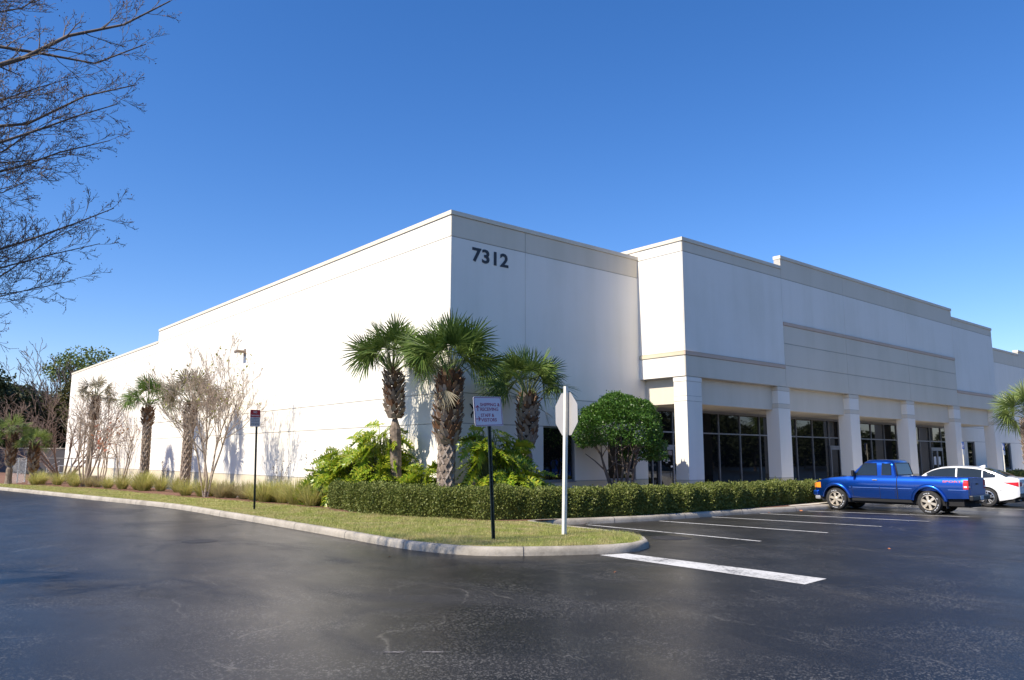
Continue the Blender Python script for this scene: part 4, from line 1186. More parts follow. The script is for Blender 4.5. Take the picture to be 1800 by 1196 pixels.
def understory(name, label, x0, y0, x1, y1, h, mat, n, size, seed):
    rng = np.random.default_rng(seed)
    u = rng.random(n); d = rng.normal(size=(n, 3))
    top = h * (0.75 + 0.25 * np.sin(u * 23) + 0.1 * np.sin(u * 61))
    p = np.stack([x0 + (x1 - x0) * u, y0 + (y1 - y0) * u, rng.random(n) ** 0.8 * top], 1); p[:, 1] += rng.normal(size=n) * 1.2
    b = MB(); b.bulk(leaves(p, d, size, rng, 0.7), 4)
    b.build(name, mat, None, kind='stuff', label=label, category='undergrowth')
understory('undergrowth', 'dark undergrowth filling the gap between the grey wall and the trees', 0, 107, 30, 97, 8.0, M['oak'], 20000, 0.5, 51)

# trees across the lot, out of frame, that the front glazing mirrors
tb = crown_tree('shade_tree', 'broad tree across the car park mirrored in the storefront glass', (70, -22, 0), 47, 8.5, 5.2, 4.5, M['oak'], 5000, 0.5, 12, group='trees across the car park')
for i, (x, y, s_) in enumerate(((82, -28, 0.9), (94, -20, 0.7), (60, -30, 1.0), (104, -34, 1.1), (118, -26, 0.8), (48, -28, 0.9), (135, -30, 1.1), (36, -34, 1.1), (24, -30, 0.9), (10, -34, 1.0))):
    dup(tb, (x, y, 0), i * 1.3, None, s_)

understory('reflection_shrubbery', 'unseen dark shrubs added across the car park to darken the storefront reflections', 10, -46, 190, -52, 7.5, M['oak'], 26000, 0.9, 52)  # added out of view so the lower panes mirror something dark
understory('reflection_shrubbery', 'unseen dark shrubs added at the right-hand end to darken the storefront reflections', 190, -52, 192, 15, 8.0, M['oak'], 12000, 1.0, 53)  # out-of-view strip added to hide the pale horizon mirrored in the right bays

# ------------------------------------------------------------------ fountain grass and weeds
def tuft_mesh(seed, n, h, spread, name, mat):
    rng = np.random.default_rng(seed); b = MB()
    for i in range(n):
        a = rng.random() * 6.283; r0 = rng.random() ** 0.5 * 0.16
        base = Vector((math.cos(a) * r0, math.sin(a) * r0, 0)); L = h * rng.uniform(0.6, 1.1)
        el = rng.random() ** 0.8 * spread; hz = Vector((math.cos(a + rng.normal() * 0.3), math.sin(a + rng.normal() * 0.3), 0))
        w_ = rng.uniform(0.004, 0.008); sd = Vector((-hz.y, hz.x, 0)) * w_
        pts = []
        for u in (0, 0.4, 0.75, 1):
            pts.append(base + hz * (math.sin(el) * L * u * (0.7 + 0.5 * u)) + Vector((0, 0, L * u * math.cos(el * (0.6 + 0.55 * u)))))
        b.face([pts[0] - sd, pts[0] + sd, pts[1] + sd, pts[1] - sd]); b.face([pts[1] - sd, pts[1] + sd, pts[2] + sd * 0.7, pts[2] - sd * 0.7]); b.face([pts[2] - sd * 0.7, pts[2] + sd * 0.7, pts[3]])
    return b.mesh(name, [mat])
tm = [tuft_mesh(61, 420, 0.78, 0.9, 'fountain_grass', M['tuft']), tuft_mesh(62, 420, 0.72, 1.0, 'fountain_grass', M['tuft']), tuft_mesh(63, 340, 0.7, 0.95, 'fountain_grass', M['tuftdry'])]
spots = []
rr = random.Random(9)
edge = [(8.9, 49.5), (9.2, 46.6), (9.9, 44.9), (10.0, 43.2), (10.3, 41.7), (10.7, 40.6), (10.6, 39.2), (11.2, 38.6), (11.35, 41.5),
        (10.75, 33.6), (11.3, 31.2), (11.6, 33.2), (11.9, 30.3), (11.75, 28.9), (12.3, 29.8), (12.3, 27.6), (11.9, 26.7), (12.35, 25.8), (11.8, 25.4), (12.7, 27.0), (12.3, 24.5), (12.9, 25.5), (8.0, 50.8), (8.4, 51.6),
        (9.4, 47.9), (9.7, 45.9), (10.9, 39.9), (11.6, 37.4), (11.0, 32.4), (11.9, 31.6), (12.5, 31.5), (12.3, 33.4), (12.0, 27.7), (12.6, 28.6), (11.6, 27.6), (12.8, 26.2), (12.5, 23.9), (11.8, 24.2)]
for i, (x, y) in enumerate(edge):
    me = tm[2] if i in (10, 12, 20, 2, 25, 29, 33, 36, 38) else tm[i % 2]
    o = bpy.data.objects.new('fountain_grass', me); COL.objects.link(o)
    o.location = (x, y, bed_z(x, y)); o.rotation_euler = (0, 0, rr.random() * 6); s_ = rr.uniform(0.95, 1.35); o.scale = (s_, s_, s_ * rr.uniform(0.9, 1.1))
    o['label'] = 'straw-coloured clump of fountain grass in the mulch along the white wall' if me is tm[2] else 'yellow-green clump of fountain grass in the mulch along the white wall'
    o['category'] = 'ornamental grass'; o['group'] = 'dry fountain grass clumps along the wall' if me is tm[2] else 'green fountain grass clumps along the wall'

def weed(x, y, h, seed, label):
    rng = np.random.default_rng(seed); b = MB()
    for k in range(7):
        a = rng.random() * 6.28; L = h * rng.uniform(0.55, 1.05); lean = rng.uniform(0.05, 0.25)
        e_ = Vector((math.cos(a) * lean * L, math.sin(a) * lean * L, L)); p0 = Vector((math.cos(a) * 0.05, math.sin(a) * 0.05, 0))
        b.tube([p0, p0.lerp(e_, 0.5) + Vector((rng.normal() * 0.02, 0, 0)), e_], [0.007, 0.005, 0.003], 4)
        n = 26; u = rng.uniform(0.3, 1, n)
        P = np.array([tuple(p0.lerp(e_, float(q))) for q in u])
        b.bulk(leaves(P, rng.normal(size=(n, 3)) * 0.6 + np.array([0, 0, 0.6]), 0.085, rng, 0.35), 4)
    o = b.build('weed', M['weed']); o.location = (x, y, bed_z(x, y)); o['label'] = label; o['category'] = 'weed'; o['group'] = 'dry weeds against the white wall'
weed(12.9, 29.3, 2.0, 71, 'tall dry weed stalks behind the small red and white sign')
weed(12.9, 26.7, 2.3, 72, 'tallest dry weed stalks between the red and white sign and the split-leaf plant')
weed(12.9, 25.4, 1.7, 73, 'dry weed stalks nearest the split-leaf plant')
weed(12.7, 40.2, 1.9, 74, 'dry weed stalks just right of the lone green palm')
weed(12.5, 42.6, 1.7, 75, 'dry weed stalks left of the lone green palm trunk')

# ------------------------------------------------------------------ lawn blades
def blades():
    rng = np.random.default_rng(81)
    poly = lawn_poly
    parts = []
    for (y0, y1, dens, L, wd) in ((9.5, 15.5, 3400, 0.075, 0.006), (15.5, 25, 1900, 0.075, 0.009), (25, 45, 800, 0.06, 0.014), (45, 60, 330, 0.07, 0.022)):
        x0, x1 = 5.0, 13.6
        n = int((x1 - x0) * (y1 - y0) * dens)
        X = rng.uniform(x0, x1, n); Y = rng.uniform(y0, y1, n)
        k = inside(poly, X, Y); X, Y = X[k], Y[k]; n = len(X)
        pat = 0.75 + 0.35 * np.sin(X * 1.7 + 1.3 * np.sin(Y * 0.9)) * np.sin(Y * 1.3 + X)
        a = rng.random(n) * 6.283; Lh = L * rng.uniform(0.5, 1.25, n) * pat; ln = rng.uniform(0.1, 1.0, n)
        P = np.stack([X, Y, np.full(n, 0.13)], 1)
        S = np.stack([-np.sin(a), np.cos(a), np.zeros(n)], 1) * (wd / 2)
        T = P + np.stack([np.cos(a) * ln * Lh, np.sin(a) * ln * Lh, Lh], 1)
        V = np.empty((n, 3, 3)); V[:, 0] = P - S; V[:, 1] = P + S; V[:, 2] = T
        parts.append(V.reshape(-1, 3))
    V = np.concatenate(parts)
    me = bpy.data.meshes.new('grass')
    n = len(V)
    me.vertices.add(n); me.vertices.foreach_set('co', V.astype(np.float32).ravel())
    me.loops.add(n); me.loops.foreach_set('vertex_index', np.arange(n, dtype=np.int32))
    me.polygons.add(n // 3); me.polygons.foreach_set('loop_start', np.arange(0, n, 3, dtype=np.int32)); me.polygons.foreach_set('loop_total', np.full(n // 3, 3, dtype=np.int32))
    me.materials.append(M['blade']); me.update(calc_edges=True); me.validate()
    o = bpy.data.objects.new('grass', me); COL.objects.link(o)
    o['label'] = 'short yellow-green grass blades of the kerbed lawn'; o['category'] = 'grass'; o['kind'] = 'stuff'
blades()
# fallen leaves
lv = MB(); lv.add([(0, 0, 0.012), (0.05, -0.035, 0.03), (0.11, 0, 0.02), (0.05, 0.035, 0.006)], [(0, 1, 2), (0, 2, 3)])
lm_ = lv.mesh('fallen_leaf', [M['oleaf']])
for i, (x, y, z) in enumerate(((14.85, 14.6, 0.0), (24.2, 13.65, 0.0), (22.6, 13.9, 0), (7.4, 12.1, 0), (9.1, 8.3, 0), (15.6, 7.0, 0), (12.4, 5.6, 0))):
    o = bpy.data.objects.new('fallen_leaf', lm_); COL.objects.link(o); o.location = (x, y, z); s_ = 1.3 if i < 3 else 0.6; o.scale = (s_, s_, s_); o.rotation_euler = (0, 0, i * 1.7)
    o['label'] = 'small orange fallen leaf lying on the asphalt'; o['category'] = 'leaf'; o['group'] = 'fallen leaves on the asphalt'

# ------------------------------------------------------------------ signs
def rrect(w, h, r, n=5):
    out = []
    for (cx, cy, a0) in ((w / 2 - r, h / 2 - r, 0), (-w / 2 + r, h / 2 - r, 90), (-w / 2 + r, -h / 2 + r, 180), (w / 2 - r, -h / 2 + r, 270)):
        for k in range(n + 1):
            a = R(a0 + 90 * k / n); out.append((cx + r * math.cos(a), cy + r * math.sin(a)))
    return out
def put_text(b, txt, x, z, size, y, bold=0.0, align='LEFT', xs=1.0, m=0, sp=1.0, fit=None, ext=0.0015):
    V, F = text_mesh(txt, size, bold, ext, align, xs, sp)
    if fit:
        mn = min(v[0] for v in V); mx = max(v[0] for v in V); k = fit / (mx - mn); V = [((v[0] - mn) * k, v[1], v[2]) for v in V]
    b.add([(x + v[0], y - v[2], z + v[1]) for v in V], F, m)

# shipping and receiving sign: local frame, face towards -Y
t = thing('direction_sign', 'white SHIPPING & RECEIVING, STAFF & VISITORS sign with maroon border on a leaning dark post', 'sign', (9.76, 12.07, 0.13), 0)
b = MB()
def uchannel(b, p0, p1, w, d):
    p0, p1 = Vector(p0), Vector(p1); ax_ = (p1 - p0).normalized()
    poly = [(-w / 2, -d / 2), (-w * 0.22, -d / 2), (-w * 0.14, d / 2), (w * 0.14, d / 2), (w * 0.22, -d / 2), (w / 2, -d / 2), (w / 2, -d / 2 + 0.008), (w * 0.26, -d / 2 + 0.008), (w * 0.18, d / 2 + 0.008), (-w * 0.18, d / 2 + 0.008), (-w * 0.26, -d / 2 + 0.008), (-w / 2, -d / 2 + 0.008)]
    L = (p1 - p0).length
    b.prism(poly, lambda u, v, w_: p0 + ax_ * w_ + Vector((u, v, 0)), 0, L)
uchannel(b, (0, 0, -0.1), (-0.30, -0.20, 2.33), 0.085, 0.04)
for k in range(22):
    z = 0.15 + k * 0.1; q = z / 2.33
    b.box(-0.30 * q - 0.006, -0.2 * q - 0.026, z, -0.30 * q + 0.006, -0.2 * q - 0.0205, z + 0.02)
b.build('post', M['polegreen'], t)
pn = MB(); pn.prism(rrect(0.74, 0.575, 0.035), lambda u, v, w_: (u, w_, v), -0.004, 0.004, 0)
p_o = pn.build('sign_panel', M['signgrey'], t)
p_o.location = (-0.36, -0.262, 2.50)
p_o.rotation_euler = (R(-4.5), R(-2.6), R(4))
bd = MB()
o1, o2 = rrect(0.715, 0.55, 0.03), rrect(0.69, 0.525, 0.022)
for i in range(len(o1)):
    j = (i + 1) % len(o1)
    bd.face([(o1[i][0], -0.0055, o1[i][1]), (o2[i][0], -0.0055, o2[i][1]), (o2[j][0], -0.0055, o2[j][1]), (o1[j][0], -0.0055, o1[j][1])])
bd.build('border', M['maroon'], p_o)
tx = MB()
put_text(tx, 'SHIPPING &', -0.205, 0.100, 0.092, -0.005, 0.0012, fit=0.52)
put_text(tx, 'RECEIVING', -0.205, 0.010, 0.092, -0.005, 0.0012, fit=0.47)
put_text(tx, 'STAFF &', -0.205, -0.108, 0.092, -0.005, 0.0012, fit=0.35)
put_text(tx, 'VISITORS', -0.205, -0.198, 0.092, -0.005, 0.0012, fit=0.41)
def arrow(b, cx, cz, ang, L=0.12, w=0.017):
    def f(u, v, w_):
        c_, s_ = math.cos(ang), math.sin(ang); return (cx + u * c_ - v * s_, w_, cz + u * s_ + v * c_)
    b.prism([(-L / 2, -w / 2), (L * 0.42, -w / 2), (L * 0.42, w / 2), (-L / 2, w / 2)], f, -0.0065, -0.0042)
    for sg in (-1, 1):
        b.prism([(L / 2, 0), (L * 0.1, sg * L * 0.42), (L * 0.1 - w * 0.9, sg * L * 0.33), (L / 2 - w * 1.5, 0)], f, -0.0068, -0.0042)
tx.build('lettering', M['maroon'], p_o)
for az, an in ((0.065, PI / 2), (-0.145, 0)):
    tx = MB(); arrow(tx, -0.275, az, an); tx.build('arrow', M['maroon'], p_o)

# stop sign seen from behind
t = thing('stop_sign', 'octagonal sign seen from behind on a white post at the tip of the grass island', 'sign', (11.62, 12.0, 0.12))
b = MB(); b.prism([(-0.05, -0.03), (0.05, -0.03), (0.05, 0.03), (-0.05, 0.03)], lambda u, v, w_: (u - 0.085 * w_ / 3.1 * 0.2, v - 0.0 * w_, w_), -0.1, 3.14)
po = b.build('post', M['polewhite'], t); po.rotation_euler = (R(2.2), R(-1.0), R(13))
oc = [(0.455 * math.cos(R(22.5 + 45 * k)) / math.cos(R(22.5)), 0.455 * math.sin(R(22.5 + 45 * k)) / math.cos(R(22.5))) for k in range(8)]
b = MB(); b.prism(oc, lambda u, v, w_: (w_, u, v), 0.0, 0.004)
pl = b.build('sign_panel', M['signback'], t); pl.location = (0.05, -0.04, 2.55); pl.rotation_euler = (0, R(-1), R(-13))
b = MB(); oc2 = [(u * 0.97, v * 0.97) for u, v in oc]; b.prism(oc2, lambda u, v, w_: (w_, u, v), 0.0042, 0.0052); b.build('sign_face', M['signred'], pl)
b = MB(); b.box(-0.02, 0.0, -0.42, -0.001, 0.06, 0.42); b.build('bracket', M['signback'], pl)

# small red and white sign
t = thing('tow_sign', 'small red and white notice sign on a thin dark post by the fountain grass', 'sign', (9.6, 23.55, 0.13))
b = MB(); uchannel(b, (0, 0, -0.1), (-0.12, -0.1, 3.05), 0.065, 0.03); b.build('post', M['polegreen'], t)
pn = MB(); pn.prism(rrect(0.33, 0.52, 0.025), lambda u, v, w_: (u, w_, v), -0.003, 0.003)
p_o = pn.build('sign_panel', M['signgrey'], t); p_o.location = (-0.17, -0.125, 2.79); p_o.rotation_euler = (R(-2), R(-0.6), R(3))
rd = MB(); q_ = [p for p in rrect(0.318, 0.508, 0.02) if p[1] > 0.03]; q_ = [(0.159, 0.03)] + q_ + [(-0.159, 0.03)]
rd.prism(q_, lambda u, v, w_: (u, w_, v), -0.0055, -0.0032); rd.build('red_field', M['signred'], p_o)
tx = MB()
put_text(tx, 'NO', -0.055, 0.155, 0.085, -0.0060, 0.002, fit=0.11)
put_text(tx, 'TRESPASSING', -0.135, 0.065, 0.055, -0.0060, 0.001, fit=0.27)
tx.build('lettering', M['signwhite'], p_o)
tx = MB(); rr = random.Random(4)
for z in (-0.02, -0.07, -0.12, -0.17, -0.215):
    x = -0.125
    while x < 0.10:
        L = rr.uniform(0.02, 0.05); tx.box(x, -0.0052, z, min(0.13, x + L), -0.0033, z + 0.024); x += L + 0.014
tx.build('small_print', M['slate'], p_o)

# two disabled-parking signs in front of the storefront
def hsign(x, y, label):
    t = thing('parking_sign', label, 'sign', (x, y, 0.15), 0, 'disabled parking signs by the columns')
    b = MB(); b.tube([(0, 0, 0), (0, 0, 2.45)], 0.03, 8); b.build('post', M['polewhite'], t)
    b = MB(); b.prism(rrect(0.32, 0.42, 0.02), lambda u, v, w_: (u, w_, v + 2.30), -0.045, -0.038); pa = b.build('sign_panel', M['signblue'], t)
    b = MB(); # wheelchair symbol
    b.lathe([(0.028, 0), (0.0, 0.0)], 10, (0, 0, 0), 'z')
    b.v = [(v[0] - 0.02, -0.0475, 2.44 + v[1]) for v in b.v]
    b.tube([(-0.02, -0.0475, 2.40), (-0.015, -0.0475, 2.31), (0.05, -0.0475, 2.31), (0.08, -0.0475, 2.22)], 0.01, 4)
    pts = [(0.0 + 0.075 * math.cos(a), -0.0475, 2.26 + 0.075 * math.sin(a)) for a in np.linspace(R(120), R(330), 10)]
    b.tube(pts, 0.008, 4); b.build('symbol', M['signwhite'], pa)
    b = MB(); b.prism(rrect(0.32, 0.26, 0.02), lambda u, v, w_: (u, w_, v + 1.93), -0.045, -0.038); b.build('fine_panel', M['signwhite'], t)
hsign(47.6, 17.0, 'blue and white disabled parking sign left of the fifth column')
hsign(54.0, 17.0, 'blue and white disabled parking sign in front of the last column')

# ------------------------------------------------------------------ far left: wall, fence, railing
t = MB(); A = Vector((2, 103.5, 0)); B = Vector((28, 84, 0)); d = (B - A).normalized(); n_ = Vector((-d.y, d.x, 0)) * 0.1
t.face([A - n_, B - n_, B - n_ + Vector((0, 0, 2.45)), A - n_ + Vector((0, 0, 2.45))]); t.face([A + n_, B + n_, B + n_ + Vector((0, 0, 2.45)), A + n_ + Vector((0, 0, 2.45))][::-1])
t.face([A - n_, A + n_, A + n_ + Vector((0, 0, 2.45)), A - n_ + Vector((0, 0, 2.45))])
n2 = n_ * 1.5
t.cur = 1
V = [A - n2, B - n2, B + n2, A + n2]; t.add([v + Vector((0, 0, 2.45)) for v in V] + [v + Vector((0, 0, 2.57)) for v in V], [(0, 3, 2, 1), (4, 5, 6, 7), (0, 1, 5, 4), (1, 2, 6, 5), (2, 3, 7, 6), (3, 0, 4, 7)])
t.build('boundary_wall', [M['greywall'], M['conc']], label='dark grey boundary wall with a pale cap below the trees at the far left', category='wall')

t = thing('chain_link_fence', 'short run of silver chain-link fence beside the left-edge palm', 'fence', (7.3, 55.6, 0.1))
b = MB()
fp = [(0, 0), (-0.35, 0.8 - 3.0), (0.9, -1.2)]
line = [Vector((-1.6, 9, 0)), Vector((0, 0, 0)), Vector((1.35, -2.2, 0))]
line = [Vector((-0.2, -2.6, 0)), Vector((0.35, -1.3, 0)), Vector((0.95, 0.2, 0)), Vector((3.6, 1.2, 0)), Vector((6.4, 2.2, 0))]
for p in line: b.tube([p, p + Vector((0, 0, 1.55))], 0.035, 6)
for i in range(len(line) - 1): b.tube([line[i] + Vector((0, 0, 1.5)), line[i + 1] + Vector((0, 0, 1.5))], 0.025, 5)
b.build('frame', M['steel'], t)
wm = MB()
for i in range(2):
    p, q = line[i], line[i + 1]; L = (q - p).length; dd = (q - p).normalized()
    k = 0.0
    while k < L + 1.4:
        for sg in (0, 1):
            a0_, a1_ = (k, k - 1.4) if sg else (k - 1.4, k)
            z0_, z1_ = 0.05, 1.45
            lo_, hi_ = 0.0, 1.0
            if a0_ < 0: lo_ = -a0_ / (a1_ - a0_)
            if a0_ > L: lo_ = (L - a0_) / (a1_ - a0_)
            if a1_ < 0: hi_ = -a0_ / (a1_ - a0_)
            if a1_ > L: hi_ = (L - a0_) / (a1_ - a0_)
            if hi_ > lo_:
                P0 = p + dd * (a0_ + (a1_ - a0_) * lo_) + Vector((0, 0, z0_ + 1.4 * lo_)); P1 = p + dd * (a0_ + (a1_ - a0_) * hi_) + Vector((0, 0, z0_ + 1.4 * hi_))
                wm.tube([P0, P1], 0.003, 3, cap=False)
        k += 0.17
wm.build('mesh', M['steel'], t)

t = thing('stair_railing', 'grey pipe handrail and steps near the far end of the white wall', 'railing', (13.0, 66, 0))
b = MB()
for (y0, y1, z0, z1) in ((-4.6, 3.6, 1.0, 1.0), (-4.6, 3.6, 0.45, 0.45), (3.6, 8.5, 1.0, 0.35), (3.6, 8.5, 1.35, 0.75)):
    b.tube([(-0.5, y0, z0), (-0.5, y1, z1)], 0.03, 6)
for y in (-4.6, -1.9, 0.8, 3.6, 8.5): b.tube([(-0.5, y, -0.2), (-0.5, y, 1.0 if y < 5 else 0.75)], 0.03, 6)
b.build('handrail', M['steel'], t)
b = MB()
for k in range(4): b.box(-0.4, 3.7 + k * 0.5, -0.3, 0.95, 4.2 + k * 0.5 - 0.003, 0.3 - k * 0.13)
b.box(-0.4, -4.6, -0.3, 0.95, 3.695, 0.35); b.build('steps', M['conc'], t)

# ------------------------------------------------------------------ vehicles
def lerp(a, b, t): return a + (b - a) * t
def interp(tab, x):
    if x <= tab[0][0]: return tab[0][1]
    for (x0, y0), (x1, y1) in zip(tab, tab[1:]):
        if x <= x1:
            t = (x - x0) / (x1 - x0) if x1 > x0 else 0
            return y0 + (y1 - y0) * t
    return tab[-1][1]

def wheel(root, x, y, r, w, out, spokes, rimmat, rr=0.62, letters=False, double=False):
    """wheel centred (x,y,r); out=-1 faces -x"""
    b = MB(); o = out
    prof = [(r * rr, -w * 0.5), (r * 0.80, -w * 0.52), (r * 0.95, -w * 0.47), (r, -w * 0.33), (r * 1.0, 0), (r, w * 0.33), (r * 0.95, w * 0.47), (r * 0.80, w * 0.52), (r * rr, w * 0.5)]
    b.lathe([(a, h) for a, h in prof], 40, (x, y, r), 'x')
    wo = b.build('wheel', M['rubber'], root); smooth_angle(wo, 40)
    b = MB(); R0 = r * (rr + 0.01); xo = x + o * w * 0.5
    b.lathe([(R0, 0.012 * o), (R0 * 0.94, 0.016 * o), (R0 * 0.90, -0.02 * o), (R0 * 0.88, -0.07 * o)], 36, (xo, y, r), 'x')
    b.lathe([(R0 * 0.30, -0.035 * o), (R0 * 0.29, 0.0), (R0 * 0.20, 0.012 * o), (0.001, 0.014 * o)], 20, (xo, y, r), 'x')
    for k in range(spokes):
        a = 2 * PI * k / spokes + 0.3
        pairs = ((-0.10, 0.055), (0.10, 0.055)) if double else ((0.0, 0.12),)
        for (da, hw) in pairs:
            aa = a + da
            d = Vector((0, math.cos(aa), math.sin(aa))); s_ = Vector((0, -math.sin(a), math.cos(a)))
            c0 = Vector((xo, y, r))
            p0, p1 = c0 + d * R0 * 0.2, c0 + Vector((0, math.cos(a + da * 2.1), math.sin(a + da * 2.1))) * R0 * 0.91
            ox = Vector((o * 0.0, 0, 0))
            A = [p0 - s_ * R0 * hw * 1.1, p0 + s_ * R0 * hw * 1.1, p1 + s_ * R0 * hw * 1.5, p1 - s_ * R0 * hw * 1.5]
            f_ = [p + Vector((o * (0.004 if i < 2 else -0.008), 0, 0)) for i, p in enumerate(A)]; k_ = [p + Vector((-o * 0.045, 0, 0)) for p in A]
            b.add(f_ + k_, [(0, 1, 2, 3), (0, 4, 5, 1), (1, 5, 6, 2), (2, 6, 7, 3), (3, 7, 4, 0)])
    ro = b.build('rim', rimmat, wo); smooth_angle(ro, 35)
    b = MB(); b.lathe([(R0 * 0.87, -0.075 * o), (0.001, -0.08 * o)], 24, (xo, y, r), 'x'); b.build('brake_disc', M['under'], wo)
    if letters:
        b = MB()
        for (a0_, a1_) in ((60, 98), (150, 158), (190, 238), (262, 296)):
            n = 8
            for i in range(n):
                if (i % 3) == 2 and a1_ - a0_ > 20: continue
                q0, q1 = R(lerp(a0_, a1_, i / n)), R(lerp(a0_, a1_, (i + 0.9) / n))
                f_ = lambda rad, q: (x + o * (w * 0.522 + 0.001), y + rad * math.cos(q), r + rad * math.sin(q))
                b.face([f_(r * 0.76, q0), f_(r * 0.76, q1), f_(r * 0.81, q1), f_(r * 0.81, q0)])
        b.build('tyre_lettering', M['signwhite'], wo)
    return wo

class Body:
    """lofted shell: stations along y; section from sill up the side and over the top"""
    def __init__(s, zbot, ztop, half, shape, crown, arches):
        s.zbot, s.ztop, s.half, s.shape, s.crown, s.arches = zbot, ztop, half, shape, crown, arches
    def zb(s, y):
        z = interp(s.zbot, y)
        for (cy, cz, ar) in s.arches:
            if abs(y - cy) < ar: z = max(z, cz + math.sqrt(max(0, ar * ar - (y - cy) ** 2)))
        return z
    def side(s, y, t, sx=-1, off=0.0):
        zt = interp(s.ztop, y); z0 = s.zb(y); z = z0 + (zt - z0) * t
        h = interp(s.half, y)
        return Vector((sx * (h * interp(s.shape, z) + off), y, z))
    def at(s, y, z, sx=-1, off=0.0):
        return Vector((sx * (interp(s.half, y) * interp(s.shape, z) + off), y, z))

def shell(bd, ys, nt=9, na=8, m=0, bed=None, close=True):
    b = MB(); secs = []
    for y in ys:
        sec = [bd.side(y, k / nt, -1) for k in range(nt + 1)]
        zt = interp(bd.ztop, y); hx = abs(sec[-1].x)
        inbed = bed and bed[0] <= y <= bed[1]
        for k in range(1, na):
            u = -1 + 2 * k / na
            if inbed:
                fr = {1: -0.93, 2: -0.92, na - 1: 0.93, na - 2: 0.92}.get(k, u * 0.8)
                z = zt if k in (1, na - 1) else bed[2]
                sec.append(Vector((fr * hx, y, z)))
            else:
                sec.append(Vector((u * hx, y, zt + interp(bd.crown, y) * (1 - u * u))))
        sec += [bd.side(y, 1 - k / nt, 1) for k in range(nt + 1)]
        secs.append(sec)
    n = len(secs[0])
    for sec in secs: b.v += [tuple(p) for p in sec]
    for i in range(len(ys) - 1):
        for j in range(n - 1):
            b.f.append((i * n + j, i * n + j + 1, (i + 1) * n + j + 1, (i + 1) * n + j)); b.m.append(m)
    if close:
        b.f.append(tuple(range(n))[::-1]); b.m.append(m)
        b.f.append(tuple((len(ys) - 1) * n + j for j in range(n))); b.m.append(m)
    return b

def patch(b, fn, poly, m=0, rows_=6):
    """fill quad region: poly = four (y,z) corners bl,br,tr,tl ; fn(y,z)->Vector"""
    bl, br, tr, tl = poly
    def f(u, v):
        y = lerp(lerp(bl[0], br[0], u), lerp(tl[0], tr[0], u), v); z = lerp(lerp(bl[1], br[1], u), lerp(tl[1], tr[1], u), v)
        return fn(y, z)
    b.grid(f, rows_, rows_, m)

